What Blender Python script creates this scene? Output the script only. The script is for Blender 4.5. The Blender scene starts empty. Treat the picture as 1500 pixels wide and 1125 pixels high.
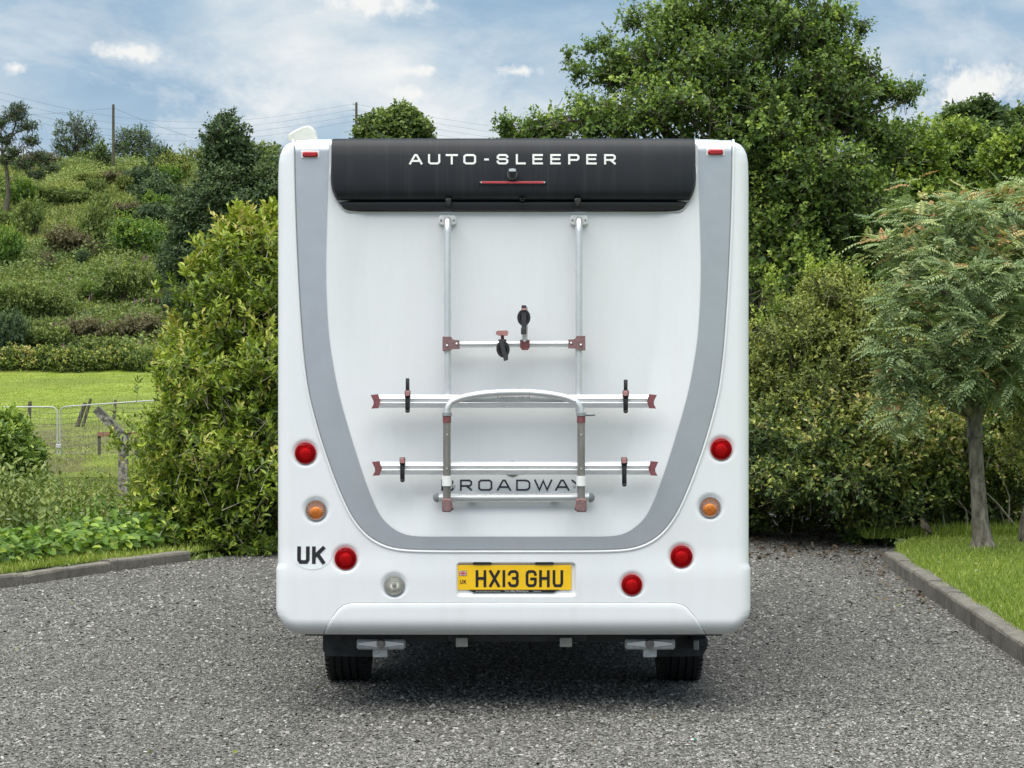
import bpy, math, random
import numpy as np
from mathutils import Vector, Matrix

# ------------------------------------------------------------------ camera
F, H = 3000.0, 1.58                      # focal length in photo pixels (1500 wide), eye height
sc = bpy.context.scene
C = sc.collection
cam_data = bpy.data.cameras.new('camera')
cam_data.sensor_width = 36.0
cam_data.lens = F / 1500.0 * 36.0
cam_data.clip_end = 5000
cam = bpy.data.objects.new('camera', cam_data)
C.objects.link(cam)
cam.location = (0, 0, H)
cam.rotation_euler = (math.radians(90), 0, 0)
sc.camera = cam

# ------------------------------------------------------------------ world and sun
SUN_EL, SUN_AZ = 70.0, 205.0              # azimuth clockwise from +Y
w = bpy.data.worlds.new('World')
sc.world = w
w.use_nodes = True
nt = w.node_tree
nt.nodes.clear()
def N(t, tree=None, **kw):
    n = (tree or nt).nodes.new(t)
    for k, v in kw.items(): setattr(n, k, v)
    return n
def lk(a, b, tree=None): (tree or nt).links.new(a, b)
out = N('ShaderNodeOutputWorld'); bg = N('ShaderNodeBackground')
bg.inputs['Strength'].default_value = 0.057
lk(bg.outputs[0], out.inputs['Surface'])
sky = N('ShaderNodeTexSky', sky_type='NISHITA', sun_disc=False)
sky.sun_elevation = math.radians(SUN_EL); sky.sun_rotation = math.radians(SUN_AZ)
sky.air_density = 1.0; sky.dust_density = 0.6; sky.ozone_density = 1.5
tc = N('ShaderNodeTexCoord')
def noise_layer(scale, sx, sz, detail, rough, loc=(0, 0, 0), dist=0.0):
    mp = N('ShaderNodeMapping'); mp.inputs['Scale'].default_value = (sx, sx, sz); mp.inputs['Location'].default_value = loc
    lk(tc.outputs['Generated'], mp.inputs['Vector'])
    nz = N('ShaderNodeTexNoise'); nz.inputs['Scale'].default_value = scale; nz.inputs['Detail'].default_value = detail
    nz.inputs['Roughness'].default_value = rough; nz.inputs['Distortion'].default_value = dist
    lk(mp.outputs[0], nz.inputs['Vector'])
    return nz.outputs['Fac']
def ramp(fac, stops):
    r = N('ShaderNodeValToRGB')
    el = r.color_ramp.elements
    while len(el) < len(stops): el.new(0.5)
    for e, (p, c) in zip(el, stops):
        e.position = p; e.color = (*c, 1) if len(c) == 3 else c
    lk(fac, r.inputs[0]); return r.outputs[0]
def wmix(f, a, b):
    m = N('ShaderNodeMix', data_type='RGBA'); m.clamp_factor = True
    if isinstance(f, float): m.inputs[0].default_value = f
    else: lk(f, m.inputs[0])
    for s, v in ((m.inputs[6], a), (m.inputs[7], b)):
        if isinstance(v, tuple): s.default_value = (*v, 1)
        else: lk(v, s)
    return m.outputs[2]
skyc = N('ShaderNodeMix', data_type='RGBA', blend_type='MULTIPLY'); skyc.inputs[0].default_value = 1.0
lk(sky.outputs[0], skyc.inputs[6]); skyc.inputs[7].default_value = (0.62, 0.80, 1.0, 1)
# broad layered cloud deck
cover = ramp(noise_layer(3.0, 1.0, 2.2, 5, 0.55, (3.1, 1.7, 0.4)), [(0.27, (0, 0, 0)), (0.46, (1, 1, 1))])
body = ramp(noise_layer(7.0, 1.0, 2.0, 7, 0.55, (0.3, 5.2, 1.1), 0.25),
            [(0.34, (2.6, 4.0, 5.6)), (0.49, (3.5, 4.9, 6.3)), (0.60, (4.9, 6.0, 6.95)), (0.73, (7.8, 8.1, 8.2))])
col = wmix(cover, skyc.outputs[2], body)
# bright torn edges, stronger low down as in the photograph
sep = N('ShaderNodeSeparateXYZ'); lk(tc.outputs['Generated'], sep.inputs[0])
low = ramp(sep.outputs['Z'], [(0.0, (1, 1, 1)), (0.125, (1, 1, 1)), (0.165, (0.42, 0.42, 0.42)), (1.0, (0.35, 0.35, 0.35))])
wisp = ramp(noise_layer(13.0, 1.0, 1.9, 9, 0.62, (7.7, 2.2, 3.9), 0.4), [(0.46, (0, 0, 0)), (0.67, (1, 1, 1))])
mm = N('ShaderNodeMath', operation='MULTIPLY'); lk(wisp, mm.inputs[0]); lk(low, mm.inputs[1])
col = wmix(mm.outputs[0], col, (8.0, 8.3, 8.4))
hz_ = ramp(sep.outputs['Z'], [(0.02, (0.50, 0.50, 0.50)), (0.12, (0, 0, 0))])
col = wmix(hz_, col, (7.3, 7.7, 8.0))
# a few separate small cumulus puffs
def puff(px, py, wpx, hpx, col):
    d = Vector(((px - 750) / F, 1, (562.5 - py) / F)).normalized()
    sub = N('ShaderNodeVectorMath', operation='SUBTRACT'); lk(tc.outputs['Generated'], sub.inputs[0]); sub.inputs[1].default_value = d
    nzn = N('ShaderNodeTexNoise'); nzn.inputs['Scale'].default_value = 120; nzn.inputs['Detail'].default_value = 8; nzn.inputs['Roughness'].default_value = 0.6
    lk(tc.outputs['Generated'], nzn.inputs['Vector'])
    mp = N('ShaderNodeMapping'); mp.inputs['Scale'].default_value = (F / wpx, F / wpx, F / hpx); lk(sub.outputs[0], mp.inputs['Vector'])
    ln = N('ShaderNodeVectorMath', operation='LENGTH'); lk(mp.outputs[0], ln.inputs[0])
    ad = N('ShaderNodeMath', operation='MULTIPLY_ADD'); lk(nzn.outputs['Fac'], ad.inputs[0]); ad.inputs[1].default_value = 2.4; lk(ln.outputs['Value'], ad.inputs[2])
    sc_ = N('ShaderNodeMapRange'); sc_.inputs[1].default_value = 2.15; sc_.inputs[2].default_value = 1.45; lk(ad.outputs[0], sc_.inputs[0])
    return wmix(sc_.outputs[0], col, (8.4, 8.5, 8.4))
for a in ((758, 105, 36, 11), (600, 104, 52, 11), (190, 76, 60, 16), (22, 100, 22, 14), (1430, 130, 90, 40), (600, 138, 40, 14), (540, 6, 90, 22)):
    col = puff(*a, col)
lk(col, bg.inputs['Color'])

sun_data = bpy.data.lights.new('sun', 'SUN')
sun_data.energy = 3.0
sun_data.angle = math.radians(80)
sun_data.color = (1.0, 0.955, 0.88)
sun = bpy.data.objects.new('sun', sun_data)
C.objects.link(sun)
sa, se = math.radians(SUN_AZ), math.radians(SUN_EL)
sdir = Vector((math.sin(sa) * math.cos(se), math.cos(sa) * math.cos(se), math.sin(se)))
sun.rotation_euler = sdir.to_track_quat('Z', 'Y').to_euler()
sun.location = (0, 0, 60)

sc.view_settings.view_transform = 'Standard'
sc.view_settings.look = 'None'
sc.view_settings.exposure = 0.93
sc.view_settings.gamma = 1.0
sc.view_settings.use_curve_mapping = False
sc.render.engine = 'CYCLES'
sc.cycles.use_denoising = True
sc.cycles.max_bounces = 6
sc.cycles.transparent_max_bounces = 6
sc.cycles.caustics_reflective = False
sc.cycles.caustics_refractive = False

# ------------------------------------------------------------------ helpers
def W(px, py, d):                        # photo pixel + distance along the view axis -> point
    return Vector(((px - 750) * d / F, d, H - (py - 562.5) * d / F))
def tag(o, label=None, cat=None, group=None, kind=None):
    if label: o['label'] = label
    if cat: o['category'] = cat
    if group: o['group'] = group
    if kind: o['kind'] = kind
    return o
def empty(name, loc=(0, 0, 0), label=None, cat=None, group=None):
    o = bpy.data.objects.new(name, None); C.objects.link(o)
    o.location = loc; o.empty_display_size = 0.2
    return tag(o, label, cat, group)
def link(name, me, mat, parent=None):
    o = bpy.data.objects.new(name, me); C.objects.link(o)
    if mat is not None and not me.materials: me.materials.append(mat)
    if parent is not None: o.parent = parent
    return o
def np_mesh(name, V, faces, mat, parent=None, tint=None, smooth=False):
    """V (n,3); faces: list of int arrays (k,3) or (k,4)"""
    me = bpy.data.meshes.new(name)
    V = np.ascontiguousarray(V, dtype=np.float32)
    me.vertices.add(len(V)); me.vertices.foreach_set('co', V.ravel())
    idx = np.concatenate([f.ravel() for f in faces]).astype(np.int32)
    tot = np.concatenate([np.full(len(f), f.shape[1], dtype=np.int32) for f in faces])
    start = np.concatenate([[0], np.cumsum(tot)[:-1]]).astype(np.int32)
    me.loops.add(len(idx)); me.loops.foreach_set('vertex_index', idx)
    me.polygons.add(len(tot)); me.polygons.foreach_set('loop_start', start)
    me.polygons.foreach_set('use_smooth', np.full(len(tot), smooth, dtype=bool))
    if tint is not None:
        a = me.attributes.new('tint', 'FLOAT', 'POINT')
        a.data.foreach_set('value', np.ascontiguousarray(tint, dtype=np.float32))
    me.update(calc_edges=True)
    return link(name, me, mat, parent)

class MB:
    """collects hard-surface shapes; build() links them as one mesh"""
    def __init__(s): s.v, s.f, s.sm = [], [], []
    def add(s, vs, fs, smooth=False):
        o = len(s.v); s.v += [tuple(v) for v in vs]
        s.f += [tuple(i + o for i in f) for f in fs]; s.sm += [smooth] * len(fs)
        return s
    def box(s, a, b, bev=0.0):
        (x0, y0, z0), (x1, y1, z1) = a, b
        x0, x1 = min(x0, x1), max(x0, x1); y0, y1 = min(y0, y1), max(y0, y1); z0, z1 = min(z0, z1), max(z0, z1)
        if bev <= 0:
            vs = [(x, y, z) for z in (z0, z1) for y in (y0, y1) for x in (x0, x1)]
            return s.add(vs, [(0, 2, 3, 1), (4, 5, 7, 6), (0, 1, 5, 4), (2, 6, 7, 3), (0, 4, 6, 2), (1, 3, 7, 5)])
        b_ = min(bev, (x1 - x0) * .45, (y1 - y0) * .45, (z1 - z0) * .45)
        def ring(y, i):
            X0, X1, Z0, Z1 = x0 + i, x1 - i, z0 + i, z1 - i
            return [(X0 + b_, y, Z0), (X1 - b_, y, Z0), (X1, y, Z0 + b_), (X1, y, Z1 - b_), (X1 - b_, y, Z1), (X0 + b_, y, Z1), (X0, y, Z1 - b_), (X0, y, Z0 + b_)]
        rings = [ring(y0, b_ * .8), ring(y0 + b_, 0), ring(y1 - b_, 0), ring(y1, b_ * .8)]
        return s.loft(rings, True, True)
    def loft(s, rings, cap0=False, cap1=False, closed=True, smooth=False):
        n = len(rings[0]); vs = [p for r in rings for p in r]; fs = []
        for i in range(len(rings) - 1):
            for j in range(n if closed else n - 1):
                k = (j + 1) % n
                fs.append((i * n + j, i * n + k, (i + 1) * n + k, (i + 1) * n + j))
        s.add(vs, fs, smooth)
        if cap0: s.add(rings[0], [tuple(range(n))[::-1]])
        if cap1: s.add(rings[-1], [tuple(range(n))])
        return s
    def tube(s, path, r, n=10, caps=True, smooth=True):
        path = [Vector(p) for p in path]; m = len(path)
        rad = r if isinstance(r, (list, tuple)) else [r] * m
        rings = []; u = None
        for i, p in enumerate(path):
            t = (path[min(i + 1, m - 1)] - path[max(i - 1, 0)])
            if t.length < 1e-9: t = Vector((0, 0, 1))
            t.normalize()
            if u is None:
                u = t.orthogonal().normalized()
            else:
                u = (u - t * u.dot(t))
                if u.length < 1e-6: u = t.orthogonal()
                u.normalize()
            v = t.cross(u)
            rings.append([tuple(p + (u * math.cos(2 * math.pi * k / n) + v * math.sin(2 * math.pi * k / n)) * rad[i]) for k in range(n)])
        return s.loft(rings, caps, caps, True, smooth)
    def prism(s, poly, y0, y1):
        """poly [(x,z)] extruded along y"""
        n = len(poly)
        vs = [(x, y0, z) for x, z in poly] + [(x, y1, z) for x, z in poly]
        fs = [tuple(range(n)), tuple(range(2 * n - 1, n - 1, -1))] + [(i, i + n, (i + 1) % n + n, (i + 1) % n) for i in range(n)]
        return s.add(vs, fs)
    def lathe(s, prof, c, n=32, axis='y', smooth=True, a0=0, a1=2 * math.pi):
        """prof [(radius, offset along axis)]"""
        rings = []
        full = abs(a1 - a0 - 2 * math.pi) < 1e-6
        for r, h in prof:
            ring = []
            for k in range(n):
                a = a0 + (a1 - a0) * k / (n if full else n - 1)
                ca, sa_ = math.cos(a) * r, math.sin(a) * r
                ring.append((c[0] + ca, c[1] + h, c[2] + sa_) if axis == 'y' else (c[0] + h, c[1] + ca, c[2] + sa_) if axis == 'x' else (c[0] + ca, c[1] + sa_, c[2] + h))
            rings.append(ring)
        return s.loft(rings, False, False, full, smooth)
    def build(s, name, mat, parent=None, recalc=True):
        me = bpy.data.meshes.new(name)
        me.from_pydata(s.v, [], s.f)
        me.polygons.foreach_set('use_smooth', s.sm)
        if recalc:
            import bmesh
            bm = bmesh.new(); bm.from_mesh(me)
            bmesh.ops.remove_doubles(bm, verts=bm.verts, dist=1e-5)
            bmesh.ops.recalc_face_normals(bm, faces=bm.faces)
            bm.to_mesh(me); bm.free()
        me.update()
        if any(s.sm): me.set_sharp_from_angle(angle=0.75)
        return link(name, me, mat, parent)

# ------------------------------------------------------------------ materials
def new_mat(name):
    m = bpy.data.materials.new(name); m.use_nodes = True
    t = m.node_tree; b = t.nodes['Principled BSDF']
    return m, t, b
def mnoise(t, scale, detail=3, rough=0.5, vec=None, dim3=(1, 1, 1), coord='Object'):
    tcn = t.nodes.new('ShaderNodeTexCoord'); mp = t.nodes.new('ShaderNodeMapping')
    mp.inputs['Scale'].default_value = dim3
    t.links.new(tcn.outputs[coord], mp.inputs['Vector'])
    n = t.nodes.new('ShaderNodeTexNoise'); n.inputs['Scale'].default_value = scale
    n.inputs['Detail'].default_value = detail; n.inputs['Roughness'].default_value = rough
    t.links.new(mp.outputs[0], n.inputs['Vector'])
    return n.outputs['Fac']
def mramp(t, fac, stops):
    r = t.nodes.new('ShaderNodeValToRGB'); el = r.color_ramp.elements
    while len(el) < len(stops): el.new(0.5)
    for e, (p, c) in zip(el, stops): e.position = p; e.color = (*c, 1)
    t.links.new(fac, r.inputs[0]); return r.outputs[0]
def mmix(t, f, a, b, blend='MIX'):
    m = t.nodes.new('ShaderNodeMix'); m.data_type = 'RGBA'; m.blend_type = blend
    for s, v in ((m.inputs[0], f), (m.inputs[6], a), (m.inputs[7], b)):
        if isinstance(v, (int, float)): s.default_value = v
        elif isinstance(v, tuple): s.default_value = (*v, 1)
        else: t.links.new(v, s)
    return m.outputs[2]
def mbump(t, b, fac, strength, dist):
    n = t.nodes.new('ShaderNodeBump'); n.inputs['Strength'].default_value = strength; n.inputs['Distance'].default_value = dist
    t.links.new(fac, n.inputs['Height']); t.links.new(n.outputs[0], b.inputs['Normal'])
def plain(name, col, rough=0.5, metal=0.0, coat=0.0, var=0.12, scale=30, bump=0.0, dim3=(1, 1, 1), spec=0.5):
    m, t, b = new_mat(name)
    f = mnoise(t, scale, 4, 0.6, dim3=dim3)
    c = mramp(t, f, [(0.3, tuple(max(0, x * (1 - var)) for x in col)), (0.7, tuple(min(1, x * (1 + var)) for x in col))])
    t.links.new(c, b.inputs['Base Color'])
    b.inputs['Roughness'].default_value = rough; b.inputs['Metallic'].default_value = metal
    b.inputs['Coat Weight'].default_value = coat; b.inputs['Specular IOR Level'].default_value = spec
    if bump: mbump(t, b, f, bump, 0.01)
    return m
def leaf_mat(name, stops, rough=0.5, trans=0.3, spec=0.4, gain=1.0):
    stops = [(p, tuple(min(0.7, x * gain) for x in c)) for p, c in stops]
    m, t, b = new_mat(name)
    at = t.nodes.new('ShaderNodeAttribute'); at.attribute_name = 'tint'
    c = mramp(t, at.outputs['Fac'], stops)
    t.links.new(c, b.inputs['Base Color'])
    b.inputs['Roughness'].default_value = rough; b.inputs['Specular IOR Level'].default_value = spec
    tr = t.nodes.new('ShaderNodeBsdfTranslucent')
    tcol = mmix(t, 1.0, c, (1.0, 1.0, 0.45), 'MULTIPLY')
    t.links.new(tcol, tr.inputs['Color'])
    mx = t.nodes.new('ShaderNodeMixShader'); mx.inputs[0].default_value = trans
    t.links.new(b.outputs[0], mx.inputs[1]); t.links.new(tr.outputs[0], mx.inputs[2])
    t.links.new(mx.outputs[0], t.nodes['Material Output'].inputs['Surface'])
    return m
def bark_mat(name, c0, c1, scale=14):
    m, t, b = new_mat(name)
    f = mnoise(t, scale, 6, 0.65, dim3=(1, 1, 0.35))
    t.links.new(mramp(t, f, [(0.35, c0), (0.65, c1)]), b.inputs['Base Color'])
    b.inputs['Roughness'].default_value = 0.9
    mbump(t, b, f, 0.6, 0.02)
    return m

M = {}
# body paint with faint rain streaks of dirt
m, t, b = new_mat('white_gelcoat')
st = mnoise(t, 5, 6, 0.7, dim3=(2.2, 2.2, 0.22)); sp = mnoise(t, 3.0, 5, 0.6)
c = mmix(t, mramp(t, st, [(0.45, (0, 0, 0)), (0.85, (1, 1, 1))]), (0.79, 0.815, 0.84), (0.755, 0.77, 0.78))
c = mmix(t, mramp(t, sp, [(0.5, (0, 0, 0)), (0.9, (0.6, 0.6, 0.6))]), c, (0.735, 0.75, 0.76))
t.links.new(c, b.inputs['Base Color']); b.inputs['Roughness'].default_value = 0.28; b.inputs['Coat Weight'].default_value = 0.15
wav = mnoise(t, 2.2, 2, 0.5); mbump(t, b, wav, 0.12, 0.01)
M['white'] = m
m, t, b = new_mat('black_spoiler')
st = mnoise(t, 10, 6, 0.65, dim3=(3.5, 1, 0.14)); sp = mnoise(t, 2.0, 5, 0.6)
c = mmix(t, mramp(t, st, [(0.52, (0, 0, 0)), (0.80, (1, 1, 1))]), (0.011, 0.0135, 0.018), (0.028, 0.031, 0.036))
c = mmix(t, mramp(t, sp, [(0.45, (0, 0, 0)), (0.9, (0.8, 0.8, 0.8))]), c, (0.024, 0.027, 0.032))
t.links.new(c, b.inputs['Base Color']); b.inputs['Roughness'].default_value = 0.48; b.inputs['Specular IOR Level'].default_value = 0.35
M['spoiler'] = m
M['silver_paint'] = plain('silver_paint', (0.54, 0.565, 0.61), 0.36, 0.7, 0.1, 0.04, 8)
M['alu'] = plain('anodised_aluminium', (0.74, 0.755, 0.77), 0.42, 0.78, 0, 0.05, 25, dim3=(1, 1, 1))
M['steel'] = plain('dull_steel', (0.29, 0.275, 0.255), 0.42, 0.65, 0, 0.22, 30, dim3=(1, 1, 0.2))
M['galv'] = plain('galvanised_steel', (0.52, 0.54, 0.55), 0.55, 0.35, 0, 0.25, 40)
M['white_plastic'] = plain('white_plastic', (0.82, 0.83, 0.83), 0.4, 0, 0, 0.06, 30)
M['grey_plastic'] = plain('grey_plastic', (0.27, 0.29, 0.30), 0.5, 0, 0, 0.1, 40)
M['maroon'] = plain('faded_maroon_plastic', (0.20, 0.065, 0.072), 0.55, 0, 0, 0.25, 60)
M['pink'] = plain('sun_faded_red_plastic', (0.40, 0.19, 0.18), 0.6, 0, 0, 0.2, 60)
M['clampbrown'] = plain('weathered_red_brown_plastic', (0.215, 0.125, 0.125), 0.65, 0, 0, 0.25, 60)
M['black'] = plain('black_rubber', (0.012, 0.012, 0.013), 0.55, 0, 0, 0.3, 40)
M['tyre'] = plain('tyre_rubber', (0.016, 0.016, 0.017), 0.75, 0, 0, 0.35, 60, 0.1)
M['chassis'] = plain('dark_chassis', (0.016, 0.017, 0.018), 0.6, 0, 0, 0.3, 20)
M['flap'] = plain('dusty_mudflap', (0.042, 0.045, 0.05), 0.75, 0, 0, 0.5, 18)
M['navy'] = plain('navy_decal', (0.022, 0.022, 0.04), 0.4)
M['letter'] = plain('white_letter_decal', (0.82, 0.82, 0.80), 0.4, 0, 0, 0.04)
M['ink'] = plain('black_print', (0.010, 0.010, 0.012), 0.45)
M['sticker'] = plain('white_sticker', (0.785, 0.81, 0.835), 0.28, 0, 0, 0.01)
M['yellow'] = plain('yellow_plate', (0.92, 0.56, 0.010), 0.35, 0, 0.2, 0.05, 10)
M['blue_print'] = plain('blue_print', (0.02, 0.03, 0.16), 0.4)
M['red_print'] = plain('red_print', (0.55, 0.02, 0.03), 0.4)
M['cream'] = plain('weathered_cream_plastic', (0.56, 0.57, 0.52), 0.5, 0, 0, 0.1, 30)
M['tow_grey'] = plain('dusty_bracket', (0.36, 0.355, 0.32), 0.6, 0, 0, 0.2, 30)
M['chrome'] = plain('lamp_reflector', (0.88, 0.85, 0.80), 0.3, 0.25)
M['bright_rivet'] = plain('rivet_metal', (0.75, 0.75, 0.75), 0.3, 0.7)
m, t, b = new_mat('dark_glass'); b.inputs['Base Color'].default_value = (0.01, 0.012, 0.014, 1); b.inputs['Roughness'].default_value = 0.06
t.links.new(mramp(t, mnoise(t, 4), [(0.3, (0.008, 0.01, 0.012)), (0.7, (0.016, 0.018, 0.02))]), b.inputs['Base Color'])
M['glass'] = m
def lens_mat(name, col, gloss, body=0.1, skin=None):
    m, t, b = new_mat(name)                       # thin tinted plastic: clear tint under a glossy skin
    f = mnoise(t, 60, 2)
    tr = t.nodes.new('ShaderNodeBsdfTransparent')
    t.links.new(mramp(t, f, [(0.3, tuple(x * .85 for x in col)), (0.7, col)]), tr.inputs['Color'])
    b.inputs['Base Color'].default_value = (*(skin or col), 1); b.inputs['Roughness'].default_value = 0.07
    fr = t.nodes.new('ShaderNodeLayerWeight'); fr.inputs[0].default_value = gloss
    mxm = t.nodes.new('ShaderNodeMath'); mxm.operation = 'MAXIMUM'; mxm.inputs[1].default_value = body
    t.links.new(fr.outputs['Fresnel'], mxm.inputs[0])
    mx = t.nodes.new('ShaderNodeMixShader'); t.links.new(mxm.outputs[0], mx.inputs[0])
    t.links.new(tr.outputs[0], mx.inputs[1]); t.links.new(b.outputs[0], mx.inputs[2])
    t.links.new(mx.outputs[0], t.nodes['Material Output'].inputs['Surface'])
    return m
M['lens_red'] = lens_mat('red_lens', (1.0, 0.42, 0.42), 0.42, 0.14, (0.90, 0.012, 0.022))
M['rim_red'] = plain('dark_red_rim', (0.38, 0.015, 0.02), 0.2)
M['lens_clear'] = lens_mat('clear_lens', (0.95, 0.95, 0.92), 0.4, 0.15)
M['lens_smoke'] = lens_mat('smoked_lens', (1.0, 0.97, 0.94), 0.25, 0.02)
M['lit_core_red'] = plain('red_lit_core', (1.0, 0.06, 0.05), 0.35, 0.1, 0, 0.05)
M['reflection_amber'] = plain('amber_reflection', (1.0, 0.30, 0.012), 0.3, 0.0, 0, 0.12, 60)
M['dish_red'] = plain('crimson_dish', (0.50, 0.008, 0.03), 0.3, 0.2, 0, 0.1)  # darker red, so the painted bright core stands out as lit
M['dish_pale'] = plain('pale_dish', (0.62, 0.48, 0.43), 0.35, 0.2, 0, 0.1)
M['bark_rowan'] = bark_mat('smooth_grey_bark', (0.05, 0.043, 0.032), (0.25, 0.225, 0.185), 18)
M['bark'] = bark_mat('brown_bark', (0.035, 0.028, 0.02), (0.12, 0.10, 0.08))
M['twig'] = bark_mat('twig_bark', (0.06, 0.05, 0.035), (0.20, 0.17, 0.12), 30)
M['deadtwig'] = bark_mat('dead_twig_bark', (0.22, 0.19, 0.14), (0.42, 0.38, 0.30), 30)
M['wood'] = bark_mat('weathered_wood', (0.05, 0.045, 0.035), (0.14, 0.12, 0.09), 8)
M['polewood'] = bark_mat('pole_wood', (0.06, 0.055, 0.04), (0.13, 0.12, 0.07), 4)
M['orangewood'] = bark_mat('orange_painted_board', (0.18, 0.085, 0.05), (0.30, 0.16, 0.10), 8)
m, t, b = new_mat('lichen_concrete')
f = mnoise(t, 13, 6, 0.75); g = mnoise(t, 5, 4, 0.6)
c = mmix(t, mramp(t, g, [(0.50, (0, 0, 0)), (0.6, (1, 1, 1))]), mramp(t, f, [(0.40, (0.05, 0.048, 0.04)), (0.58, (0.38, 0.36, 0.31))]), (0.10, 0.10, 0.08))
t.links.new(c, b.inputs['Base Color']); b.inputs['Roughness'].default_value = 0.9; mbump(t, b, f, 0.5, 0.02)
M['concrete_post'] = m
m, t, b = new_mat('kerb_concrete')
f = mnoise(t, 70, 6, 0.7); g = mnoise(t, 3.0, 5, 0.65); s2 = mnoise(t, 12, 5, 0.6, dim3=(1, 1, 0.2))
c = mramp(t, f, [(0.3, (0.11, 0.098, 0.08)), (0.55, (0.215, 0.198, 0.168)), (0.75, (0.34, 0.32, 0.28))])
c = mmix(t, mramp(t, g, [(0.45, (0, 0, 0)), (0.7, (0.75, 0.75, 0.75))]), c, (0.07, 0.068, 0.055))
c = mmix(t, mramp(t, s2, [(0.55, (0, 0, 0)), (0.75, (0.5, 0.5, 0.5))]), c, (0.05, 0.052, 0.035))
t.links.new(c, b.inputs['Base Color']); b.inputs['Roughness'].default_value = 0.92; mbump(t, b, f, 0.7, 0.01)
M['kerb'] = m
# gravel bed and loose stones
m, t, b = new_mat('gravel_bed')
tcn = t.nodes.new('ShaderNodeTexCoord')
vo = t.nodes.new('ShaderNodeTexVoronoi'); vo.inputs['Scale'].default_value = 62; vo.inputs['Randomness'].default_value = 1
t.links.new(tcn.outputs['Object'], vo.inputs['Vector'])
sepc = t.nodes.new('ShaderNodeSeparateColor'); t.links.new(vo.outputs['Color'], sepc.inputs[0])
c = mramp(t, sepc.outputs[0], [(0.0, (0.04, 0.038, 0.034)), (0.5, (0.15, 0.145, 0.132)), (0.85, (0.27, 0.262, 0.24)), (1.0, (0.46, 0.45, 0.42))])
c = mmix(t, mramp(t, vo.outputs['Distance'], [(0.35, (0, 0, 0)), (0.75, (0.8, 0.8, 0.8))]), c, (0.018, 0.017, 0.015))  # gaps between stones darkened in the colour, standing for their shade
big = mnoise(t, 0.5, 5, 0.6)
c = mmix(t, mramp(t, big, [(0.4, (0, 0, 0)), (0.75, (0.45, 0.45, 0.45))]), c, (0.10, 0.093, 0.078))
t.links.new(c, b.inputs['Base Color']); b.inputs['Roughness'].default_value = 0.85
inv = t.nodes.new('ShaderNodeMath'); inv.operation = 'SUBTRACT'; inv.inputs[0].default_value = 1; t.links.new(vo.outputs['Distance'], inv.inputs[1])
mbump(t, b, inv.outputs[0], 0.9, 0.02)
M['gravel_bed'] = m
m, t, b = new_mat('crushed_stone')
at = t.nodes.new('ShaderNodeAttribute'); at.attribute_name = 'tint'
c = mramp(t, at.outputs['Fac'], [(0.0, (0.030, 0.029, 0.027)), (0.35, (0.125, 0.12, 0.106)), (0.7, (0.275, 0.266, 0.24)), (0.93, (0.45, 0.44, 0.40)), (1.0, (0.68, 0.67, 0.62))])
f = mnoise(t, 180, 3, 0.6)
c = mmix(t, 0.35, c, mramp(t, f, [(0.3, (0.06, 0.06, 0.06)), (0.7, (0.30, 0.295, 0.285))]))
t.links.new(c, b.inputs['Base Color']); b.inputs['Roughness'].default_value = 0.8
M['stone'] = m
def ground_mat(name, cols, scale, bumpd=0.05, second=None):
    m, t, b = new_mat(name)
    f = mnoise(t, scale, 8, 0.65); g = mnoise(t, scale * 0.13, 5, 0.6)
    c = mramp(t, f, cols)
    if second: c = mmix(t, mramp(t, g, [(0.45, (0, 0, 0)), (0.62, (1, 1, 1))]), c, second)
    t.links.new(c, b.inputs['Base Color']); b.inputs['Roughness'].default_value = 0.95
    b.inputs['Specular IOR Level'].default_value = 0.1
    mbump(t, b, f, 0.8, bumpd)
    return m
M['lawn'] = ground_mat('lawn_soil_and_grass', [(0.3, (0.06, 0.085, 0.02)), (0.55, (0.12, 0.165, 0.03)), (0.75, (0.18, 0.20, 0.055))], 9, 0.02)
M['verge'] = ground_mat('verge_soil', [(0.3, (0.025, 0.03, 0.012)), (0.6, (0.06, 0.085, 0.02)), (0.8, (0.10, 0.10, 0.04))], 7, 0.03)
M['hill'] = ground_mat('rough_hill_grass', [(0.28, (0.045, 0.06, 0.018)), (0.5, (0.085, 0.115, 0.028)), (0.72, (0.15, 0.165, 0.05))], 0.9, 0.3, (0.10, 0.145, 0.025))

# pasture: bright grass, trampled mud near the fence (a place of its own on the ground)
m, t, b = new_mat('pasture_grass')
f = mnoise(t, 1.1, 8, 0.7, dim3=(1, 0.5, 1)); g = mnoise(t, 0.16, 6, 0.65, dim3=(1, 0.7, 1))
c = mramp(t, f, [(0.3, (0.14, 0.20, 0.018)), (0.5, (0.21, 0.27, 0.045)), (0.68, (0.30, 0.34, 0.08)), (0.8, (0.45, 0.48, 0.22))])
c = mmix(t, mramp(t, g, [(0.42, (0, 0, 0)), (0.62, (0.85, 0.85, 0.85))]), c, (0.15, 0.185, 0.04))
geo = t.nodes.new('ShaderNodeNewGeometry'); sx = t.nodes.new('ShaderNodeSeparateXYZ'); t.links.new(geo.outputs['Position'], sx.inputs[0])
mr = t.nodes.new('ShaderNodeMapRange'); mr.interpolation_type = 'SMOOTHSTEP'; mr.inputs[1].default_value = 110; mr.inputs[2].default_value = 84
t.links.new(sx.outputs['Y'], mr.inputs[0])
mud = mramp(t, mnoise(t, 0.5, 7, 0.7, dim3=(1, 0.45, 1)), [(0.40, (0, 0, 0)), (0.55, (1, 1, 1))])
mk = t.nodes.new('ShaderNodeMath'); mk.operation = 'MULTIPLY'; t.links.new(mr.outputs[0], mk.inputs[0]); t.links.new(mud, mk.inputs[1])
worn = mramp(t, f, [(0.3, (0.10, 0.13, 0.03)), (0.6, (0.19, 0.225, 0.05))])
c = mmix(t, mr.outputs[0], c, worn)
c = mmix(t, mk.outputs[0], c, (0.115, 0.10, 0.06))
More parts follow.
